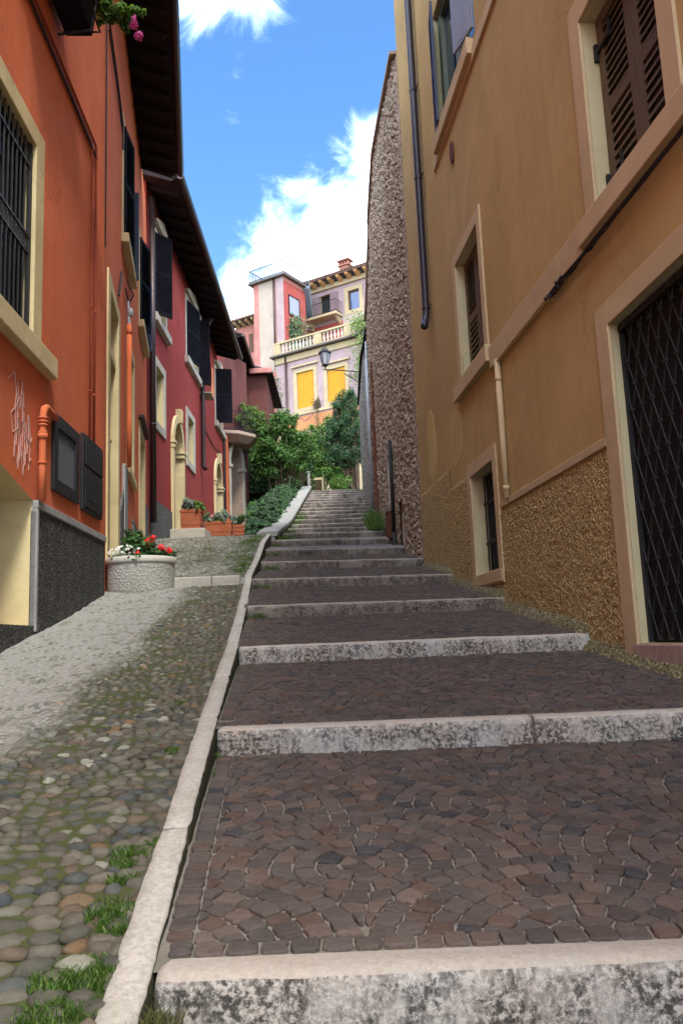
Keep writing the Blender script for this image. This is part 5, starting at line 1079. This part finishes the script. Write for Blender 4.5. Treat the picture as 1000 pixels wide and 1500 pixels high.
# ================================================================== PINK VILLA closing the view
M['balc_dark'] = plaster('weathered_cornice', (.11, .095, .085), .2, 3, .3, 40, .1)
base = at(470, 560, 57)
VF = Fr((base.x, base.y, 0), (1.6, -1, 0)); F = VF
def va(px, py, n=0.0): return F.at(px, py, n)
villa = thing('pink_villa', (base.x, base.y, 7.4), 'faded pink villa with yellow shutters, balustrade and square tower closing the street', 'villa')
uL = va(405, 560)[0]; uR = va(552, 540)[0]; zT = va(470, 509)[1]
def vrect(x0, x1, yt, yb, n=0.0):   # an opening measured by its left/right edge and top/bottom at mid width
    xm = (x0 + x1) / 2; return (va(x0, yb, n)[0], va(x1, yb, n)[0], va(xm, yb, n)[1], va(xm, yt, n)[1])
Y1 = vrect(436, 461, 543.5, 597); Y2 = vrect(481, 508, 538.5, 607)
Y2 = (Y2[0], Y2[1], Y1[2], Y2[3])
wall_mesh(F, [(uL, 6), (uR, 6), (uR, zT), (uL, zT)], [(rect(*Y1), .18), (rect(*Y2), .18)], -7.5).build('terrace_wall', [M['villa_lilac'], M['villa_cream']], villa)
for Y in (Y1, Y2):
    MB().ring(F, outset(Y, .28), rect(*Y), -.01, .05).build('window_surround', M['villa_cream'], villa, bevel=.01)
    m = (Y[0] + Y[1]) / 2; s = MB()
    for a, b in ((Y[0], m - .015), (m + .015, Y[1])):
        s.box(F, a, b, -.14, -.09, Y[2], Y[3])
        for i in range(int((Y[3] - Y[2]) / .11)): s.box(F, a + .07, b - .07, -.09, -.06, Y[2] + .06 + i * .11, Y[2] + .12 + i * .11)
    s.build('yellow_shutters', M['shutter_yellow'], villa)
    MB().box(F, Y[0] - .45, Y[1] + .45, -.01, .16, Y[3] + .42, Y[3] + .55).build('window_cornice', M['villa_cream'], villa, bevel=.02)
MB().box(F, uL, uR, -.01, .10, Y1[2] - .50, Y1[2] - .30).build('sill_band', M['villa_cream'], villa, bevel=.02)
MB().box(F, uL, uR, -.01, .06, 7, Y1[2] - 1.9).build('base_course', M['villa_cream'], villa)
MB().box(F, uL + .25, uR, -.01, .03, Y1[2] - 1.75, Y1[2] - .6).build('orange_panel', plaster('villa_orange', (.40, .18, .08), .15, 1, .2, 30, .1), villa)
dm = MB(); cu, cz = va(448, 609); 
dm.ring(F, [(cu - .65, cz), (cu, cz - .42), (cu + .65, cz), (cu, cz + .42)], [(cu - .5, cz), (cu, cz - .32), (cu + .5, cz), (cu, cz + .32)], .02, .06); dm.build('diamond_moulding', M['villa_pink'], villa)
MB().box(F, uL - .3, uR, -.6, .45, zT - .0, zT + .16).build('terrace_cornice', M['balc_dark'], villa, bevel=.03)
MB().box(F, uL, uR, -.01, .12, zT - .5, zT - .02).build('terrace_frieze', M['villa_cream'], villa, bevel=.02)
# balustrade: piers, rail and turned balusters
z0 = zT + .16; bal = MB(); bal.box(F, uL, uR, .0, .28, z0, z0 + .12); bal.box(F, uL, uR, -.02, .30, z0 + .86, z0 + 1.0)
px = [uL + .3, va(468, 500)[0], va(512, 495)[0], uR - .2]
for u in px: bal.box(F, u - .3, u + .3, .0, .28, z0 + .12, z0 + .86)
bo = bal.build('balustrade', M['villa_cream'], villa, bevel=.02)
prof = [(.07, 0), (.075, .06), (.05, .1), (.095, .24), (.10, .32), (.055, .5), (.045, .58), (.08, .62), (.08, .74)]
u = uL + .85
while u < uR - .3:
    if all(abs(u - q) > .4 for q in px): MB().lathe(F.P(u, .14, z0 + .12), prof, 8).build('baluster', M['whitestone'], bo, smooth=True)
    u += .31
# tower
nT = -1.2; tL = va(372, 470, nT)[0]; tR = va(416.5, 470, nT)[0]; tz = va(395, 411, nT)[1]; TW = vrect(389, 401, 483, 507, nT)
TF = Fr(F.P(0, nT, 0), F.u); LEN = 3.0
wall_mesh(TF, [(tL, 6), (tR, 6), (tR, tz), (tL, tz)], [(rect(*TW), .14)], -LEN).build('tower_wall', [M['villa_pink'], M['villa_cream']], villa)
MB().box(TF, tL + .55, tR - .85, -.01, .012, TW[3] - 3.5, tz - .02).build('pale_render', M['villa_beige'], villa); MB().box(TF, tR - .75, tR - .01, -.01, .012, 8, tz - .02).build('lilac_render', M['villa_lilac'], villa)
MB().box(TF, TW[0], TW[1], -.12, -.08, TW[2], TW[3]).build('window_pane', M['skyglass'], villa); MB().ring(TF, outset(TW, .02), inset_rect(TW[0] + .07, TW[1] - .07, TW[2] + .07, TW[3] - .07), -.09, .0).build('window_frame', M['shutter_dark'], villa)
SD = Fr(F.P(tR, nT, 0), -F.n, F.u)      # tower's right side, running back
MB().box(SD, .02, LEN, -.01, .015, zT, tz - .3).build('red_side', M['villa_red'], villa)
sw = (.7, 2.0, tz - 2.9, tz - 1.4); MB().box(SD, sw[0], sw[1], .0, .05, sw[2], sw[3]).build('side_window', M['shutter_grey'], villa); MB().ring(SD, outset(sw, .1), rect(*sw), 0, .06).build('side_window_frame', M['shutter_dark'], villa)
MB().box(TF, tL - .32, tR + .32, -LEN - .3, .32, tz, tz + .16).build('tower_roof', M['balc_dark'], villa, bevel=.02)
rl = MB(); zr = tz + .16; pts = [TF.P(tL - .2, -LEN, 0), TF.P(tL - .2, .2, 0), TF.P(tR + .2, .2, 0), TF.P(tR + .2, -LEN, 0)]
for z in (.12, 1.05): rl.tube([p + V((0, 0, zr + z)) for p in pts], .045, 5)
for p, q in zip(pts[:-1], pts[1:]):
    k = int((q - p).length / .2)
    for i in range(k + 1): c = p.lerp(q, i / k); rl.tube([c + V((0, 0, zr)), c + V((0, 0, zr + 1.05))], .03, 4)
rl.build('roof_railing', metal('blue_grey_railing', (.045, .06, .09), .6, .2), villa)
u = va(403, 470, nT)[0]; MB().tube([TF.P(u, .1, tz), TF.P(u, .1, zT - .1)], .07, 8).build('downpipe', M['gutter'], villa, smooth=True); u2 = va(421, 580)[0]; MB().tube([F.P(u2, .12, zT - .05), F.P(u2, .12, 7)], .08, 8).build('downpipe', M['gutter'], villa, smooth=True)
# main block behind the terrace
nM = -6.0; MF = Fr(F.P(0, nM, 0), F.u); mL = va(436, 440, nM)[0]; mR = va(560, 440, nM)[0]; mz = va(500, 414, nM)[1]
W1 = vrect(510.5, 527, 424, 453, nM); W2 = vrect(470, 485, 432, 466, nM)
wall_mesh(MF, [(mL, 7), (mR, 7), (mR, mz), (mL, mz)], [(rect(*W1), .25), (rect(*W2), .3)], -6).build('main_wall', [M['villa_lilac'], M['villa_cream']], villa)
MB().box(MF, mL, mR, -.01, .02, zT, va(500, 470, nM)[1]).build('red_lower_wall', M['villa_red'], villa); MB().box(MF, va(503, 480, nM)[0], mR, .02, .035, va(520, 497, nM)[1], va(520, 455, nM)[1]).build('beige_render', M['villa_beige'], villa)
MB().ring(MF, outset(W1, .35), rect(*W1), -.01, .06).build('window_surround', M['villa_cream'], villa, bevel=.02); MB().box(MF, W1[0], W1[1], -.22, -.16, W1[2], W1[3]).build('window_pane', M['skyglass'], villa)
MB().ring(MF, rect(*W1), inset_rect(W1[0] + .12, W1[1] - .06, W1[2] + .06, W1[3] - .12), -.16, -.08).build('window_frame', M['door_wood'], villa)
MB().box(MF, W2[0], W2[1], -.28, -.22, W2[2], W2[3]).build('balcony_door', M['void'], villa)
for a, b in ((W2[0] - .75, W2[0]), (W2[1], W2[1] + .75)): MB().box(MF, a, b, .04, .09, W2[2], W2[3]).build('balcony_shutter', wood('villa_shutter', (.20, .13, .14), .15), villa)
bz = W2[2] - .06; b0, b1 = W2[0] - 1.0, W2[1] + 1.1; MB().box(MF, b0, b1, -.05, 1.0, bz - .22, bz).build('balcony', M['villa_cream'], villa, bevel=.03)
for u in (b0 + .25, b1 - .25): MB().prism(Fr(MF.P(u, 0, 0), MF.n, MF.u), [(0, bz - .22), (.8, bz - .22), (0, bz - .8)], -.1, .1).build('balcony_bracket', M['villa_cream'], villa)
rl = MB(); pts = [MF.P(b0 + .05, 0, 0), MF.P(b0 + .05, .94, 0), MF.P(b1 - .05, .94, 0), MF.P(b1 - .05, 0, 0)]
for z in (.1, 1.05): rl.tube([p + V((0, 0, bz + z)) for p in pts], .03, 5)
for p, q in zip(pts[:-1], pts[1:]):
    k = max(1, int((q - p).length / .17))
    for i in range(k + 1): c = p.lerp(q, i / k); rl.tube([c + V((0, 0, bz)), c + V((0, 0, bz + 1.05))], .016, 4)
rl.build('balcony_railing', M['dark_metal'], villa)
rf = MB(); ov = .95; rf.add([MF.P(mL - .2, ov, mz + .35), MF.P(mR, ov, mz + .35), MF.P(mR, -6.5, mz + 2.6), MF.P(mL - .2, -6.5, mz + 2.6), MF.P(mL - .2, ov, mz + .52), MF.P(mR, ov, mz + .52), MF.P(mR, -6.5, mz + 2.8), MF.P(mL - .2, -6.5, mz + 2.8)], [(0, 1, 2, 3), (4, 7, 6, 5), (0, 4, 5, 1), (1, 5, 6, 2), (2, 6, 7, 3), (3, 7, 4, 0)])
n = int((mR - mL) / .24)
for i in range(n): u = mL - .1 + (mR - mL) * i / n; rf.tube([MF.P(u, ov + .05, mz + .52), MF.P(u, -6.4, mz + 2.78)], .09, 6)
ro = rf.build('roof', M['tiles'], villa); MB().box(MF, mL - .2, mR, -.02, .2, mz - .25, mz + .15).build('eaves_cornice', M['villa_cream'], villa, bevel=.02)
M['eaves_orange_light'] = plaster('eaves_orange_light', (.50, .28, .12), .12, 2, .2, 30, .1); u = mL + .3  # orange light under the eaves put into the bracket colour
while u < mR: MB().prism(Fr(MF.P(u, 0, 0), MF.n, MF.u), [(.15, mz - .05), (.85, mz + .2), (.9, mz + .36), (.15, mz + .36)], -.13, .13).build('eaves_bracket', M['eaves_orange_light'], villa); u += .85
ch = MB(); cu = va(504, 398, nM - 2)[0]; c0z = mz + 1.75; CF = Fr(F.P(cu, nM - 2.2, 0), F.u); ch.box(CF, -.42, .42, -.3, .3, c0z, c0z + .95); ch.box(CF, -.55, .55, -.42, .42, c0z + .75, c0z + .86)
for k in range(4): ch.box(CF, -.5 + k * .27, -.36 + k * .27, -.3, .3, c0z + .95, c0z + 1.2)
ch.box(CF, -.6, .6, -.45, .45, c0z + 1.2, c0z + 1.3); ch.build('chimney', plaster('chimney_brick', (.32, .14, .10), .2, 5, .4, 40, .1), ro)
# outside stair from the tower roof down to the balcony
sa, sb_ = TF.P(tR + .15, -LEN + .3, tz + .1), MF.P(b0 + .1, .55, bz + .05); dv = sb_ - sa; es = MB(); sd_ = V((dv.y, -dv.x, 0)).normalized() * .38
es.add([sa - sd_, sa + sd_, sb_ + sd_, sb_ - sd_, sa - sd_ - V((0, 0, .22)), sa + sd_ - V((0, 0, .22)), sb_ + sd_ - V((0, 0, .22)), sb_ - sd_ - V((0, 0, .22))], [(0, 1, 2, 3), (4, 7, 6, 5), (0, 4, 5, 1), (1, 5, 6, 2), (2, 6, 7, 3), (3, 7, 4, 0)])
for s_ in (-1, 1):
    es.tube([sa + sd_ * s_ + V((0, 0, 1.0)), sb_ + sd_ * s_ + V((0, 0, 1.0))], .03, 5)
    for i in range(11): c = sa.lerp(sb_, i / 10) + sd_ * s_; es.tube([c, c + V((0, 0, 1.0))], .016, 4)
es.build('outside_stair', metal('grey_stair_iron', (.14, .16, .19), .5, .3), villa)
# left wing of the villa
nW = -2.5; WF = Fr(F.P(0, nW, 0), F.u); wz = va(358, 478, nW)[1]; w0 = va(330, 480, nW)[0]; WW = vrect(365.5, 371, 489, 516, nW)
wall_mesh(WF, [(w0, 6), (tL + .1, 6), (tL + .1, wz), (w0, wz)], [], -6).build('wing_wall', [M['villa_pink'], M['villa_cream']], villa)
MB().box(WF, WW[0], WW[1], 0, .05, WW[2], WW[3]).build('wing_shutter', M['door_wood'], villa)
r = MB(); r.add([WF.P(w0 - .3, .9, wz + .25), WF.P(tL, .9, wz + .25), WF.P(tL, -6, wz + 2), WF.P(w0 - .3, -6, wz + 2), WF.P(w0 - .3, .9, wz + .42), WF.P(tL, .9, wz + .42), WF.P(tL, -6, wz + 2.2), WF.P(w0 - .3, -6, wz + 2.2)], [(0, 1, 2, 3), (4, 7, 6, 5), (0, 4, 5, 1), (1, 5, 6, 2), (2, 6, 7, 3), (3, 7, 4, 0)]); r.build('wing_roof', M['tiles'], villa)
u = w0 + .3
while u < tL - .1: MB().prism(Fr(WF.P(u, 0, 0), WF.n, WF.u), [(0, wz - .1), (.75, wz + .1), (.75, wz + .26), (0, wz + .26)], -.1, .1).build('eaves_bracket', M['villa_cream'], villa); u += .62
# climbers on the villa
def vines(label, pts, n, size, cols, spread, droop=0):
    t = thing('climbing_vine', pts[0], label, 'vine', 'climbers on the pink villa'); h = MB(); s = MB(); s.tube(pts, .03, 5); s.build('stem', M['bark'], t)
    for i in range(n):
        k = rnd() * (len(pts) - 1.001); a = int(k); p = V(pts[a]).lerp(V(pts[a + 1]), k - a); p = p + V((random.gauss(0, spread), random.gauss(0, spread * .4), random.gauss(0, spread * .8) - droop * rnd()))
        leaf(h, p, V((ru(-.7, .7), -1, ru(-.1, .9))), size * ru(.6, 1.3), mul(random.choice(cols), ru(.7, 1.25)), .6)
    h.build('foliage', M['leaf'], t)
vines('grey green climber on the red side of the tower above the balustrade', [SD.P(.3, .25, zT + .3), SD.P(.8, .3, zT + 2.2), SD.P(.9, .3, zT + 3.8), SD.P(2.0, .5, zT + 1.8), SD.P(2.9, .8, zT + .9)], 1700, .22, OL + VINE, .38)
vines('straggling dry vine hanging over the left end of the terrace', [F.P(uL - .6, .2, zT - 1.0), F.P(uL - .1, .25, zT - 1.6), F.P(uL + .1, .25, zT - 3.2), F.P(uL + .5, .25, zT - 5.6)], 650, .17, VINE, .40, .8)
vines('pale creeper trailing from the right end of the balustrade', [F.P(va(530, 500)[0], .3, zT + 1.6), F.P(va(536, 520)[0], .5, zT + .6), F.P(va(536, 540)[0], .4, zT - 1.4), F.P(va(534, 560)[0], .4, zT - 3)], 1100, .18, VINE + LT, .38, .6)
vines('thin creeper on the wall right of the left yellow shutter', [F.P(va(466, 600)[0], .2, 9.5), F.P(va(466, 600)[0], .15, Y1[2] - .2), F.P(va(465, 590)[0], .15, Y1[2] + .3)], 260, .16, [(.08, .05, .04), (.10, .08, .04)], .18)

# ================================================================== sky, sun, camera
SUN_EL, SUN_AZ = math.radians(57), math.radians(SUN_AZ_DEG)       # azimuth of the sun, clockwise from the street axis (+Y)
sd = V((math.sin(SUN_AZ) * math.cos(SUN_EL), math.cos(SUN_AZ) * math.cos(SUN_EL), math.sin(SUN_EL)))
li = bpy.data.lights.new('sun', 'SUN'); li.energy = SUN_E; li.angle = math.radians(SUN_ANG); li.color = (1.0, .955, .88)
so = bpy.data.objects.new('sun', li); COL.objects.link(so); so.rotation_euler = sd.to_track_quat('Z', 'Y').to_euler(); so.location = (0, -10, 30)
w = bpy.data.worlds.new('World'); sc.world = w; w.use_nodes = True; t = w.node_tree; N = t.nodes; Lk = t.links.new
bg = N['Background']; sky = N.new('ShaderNodeTexSky'); sky.sky_type = 'NISHITA'; sky.sun_disc = False; sky.sun_elevation = SUN_EL; sky.sun_rotation = SUN_AZ; sky.air_density = 1.0; sky.dust_density = .4; sky.ozone_density = 2.2
hs = N.new('ShaderNodeHueSaturation'); hs.inputs['Saturation'].default_value = SKY_SAT; hs.inputs['Value'].default_value = SKY_VAL; Lk(sky.outputs[0], hs.inputs['Color'])
tc = N.new('ShaderNodeTexCoord'); vec = tc.outputs['Generated']
def wm(op, a, b=0.0):
    m = N.new('ShaderNodeMath'); m.operation = op
    for v_, s_ in ((a, m.inputs[0]), (b, m.inputs[1])):
        if isinstance(v_, (int, float)): s_.default_value = v_
        else: Lk(v_, s_)
    return m.outputs[0]
def wnoise(scale, det, rough, dist=0.0, off=(0, 0, 0)):
    mp = N.new('ShaderNodeMapping'); mp.inputs['Location'].default_value = off; mp.inputs['Scale'].default_value = (1, 1, 1.25); Lk(vec, mp.inputs[0])
    n = N.new('ShaderNodeTexNoise'); n.inputs['Scale'].default_value = scale; n.inputs['Detail'].default_value = det; n.inputs['Roughness'].default_value = rough; n.inputs['Distortion'].default_value = dist; Lk(mp.outputs[0], n.inputs['Vector']); return n.outputs['Fac']
n1 = wnoise(9, 12, .66, .8); n2 = wnoise(2.1, 4, .55, 0, (3, 1, 2))
field = None
# cumulus banks: direction of each bank's centre and its angular radius (degrees), weight
BANKS = [((518, 335), 3.5, .92), ((465, 410), 3.9, .92), ((390, 455), 3.4, .9), ((548, 225), 2.4, .85), ((350, 480), 2.6, .85), ((590, 420), 7.5, 1.0), ((365, -45), 3.2, .60), ((300, -80), 4, .7), ((347, 110), 1.7, .38), ((345, 140), 1.2, .34)]
for (px, py), rad, wt in BANKS:
    d = ray(px, py).normalized(); dt = N.new('ShaderNodeVectorMath'); dt.operation = 'DOT_PRODUCT'; dt.inputs[1].default_value = d; nm = N.new('ShaderNodeVectorMath'); nm.operation = 'NORMALIZE'; Lk(vec, nm.inputs[0]); Lk(nm.outputs[0], dt.inputs[0])
    ang = wm('ARCCOSINE', wm('MINIMUM', dt.outputs['Value'], .9999999)); v_ = wm('MULTIPLY', wm('MAXIMUM', wm('SUBTRACT', 1.0, wm('MULTIPLY', ang, .55 / math.radians(rad))), 0.0), wt)
    field = v_ if field is None else wm('MAXIMUM', field, v_)
# added cloud cover out of view, behind and overhead, for neutral fill light
sep = N.new('ShaderNodeSeparateXYZ'); Lk(vec, sep.inputs[0]); behind = wm('MINIMUM', wm('MAXIMUM', wm('MULTIPLY', wm('SUBTRACT', .55, sep.outputs[1]), 1.6), 0.0), 1.0)
field = wm('MAXIMUM', field, wm('MULTIPLY', wm('ADD', wm('MULTIPLY', n2, 1.0), .16), behind))
dens = wm('ADD', field, wm('MULTIPLY', wm('SUBTRACT', n1, .5), 1.3))
cr = N.new('ShaderNodeValToRGB'); e = cr.color_ramp.elements; e[0].position = .22; e[0].color = (0, 0, 0, 1); e[1].position = 1.0; e[1].color = (1, 1, 1, 1); cr.color_ramp.interpolation = 'EASE'; Lk(dens, cr.inputs[0])
cc = N.new('ShaderNodeValToRGB'); e = cc.color_ramp.elements; e[0].position = .35; e[0].color = (CLOUD * .62, CLOUD * .78, CLOUD * .98, 1); e[1].position = .8; e[1].color = (CLOUD, CLOUD * 1.0, CLOUD * 1.0, 1); Lk(wm('ADD', wm('MULTIPLY', dens, .75), wm('MULTIPLY', n1, .25)), cc.inputs[0])
cs = N.new('ShaderNodeMix'); cs.data_type = 'RGBA'; cs.blend_type = 'MULTIPLY'; cs.inputs[0].default_value = 1; Lk(cc.outputs[0], cs.inputs[6]); cs.inputs[7].default_value = (CLOUD_K, CLOUD_K, CLOUD_K, 1); cs.clamp_result = False
mx = N.new('ShaderNodeMix'); mx.data_type = 'RGBA'; Lk(cr.outputs[0], mx.inputs[0]); Lk(hs.outputs[0], mx.inputs[6]); Lk(cs.outputs[2], mx.inputs[7]); Lk(mx.outputs[2], bg.inputs['Color']); bg.inputs['Strength'].default_value = SKY_STR

cam = bpy.data.cameras.new('camera'); co = bpy.data.objects.new('camera', cam); COL.objects.link(co)
cam.sensor_fit = 'VERTICAL'; cam.sensor_height = 36; cam.sensor_width = 24; cam.lens = FPX / 1500 * 36; cam.clip_start = .05; cam.clip_end = 2000
co.matrix_world = Matrix(((CR.x, CU.x, -_F.x, 0), (CR.y, CU.y, -_F.y, 0), (CR.z, CU.z, -_F.z, 0), (0, 0, 0, 1)))
sc.camera = co
sc.view_settings.view_transform = 'Standard'; sc.view_settings.look = 'None'; sc.view_settings.exposure = EXPO; sc.view_settings.gamma = 1
sc.render.engine = 'CYCLES'
try: sc.cycles.use_denoising = True
except Exception: pass
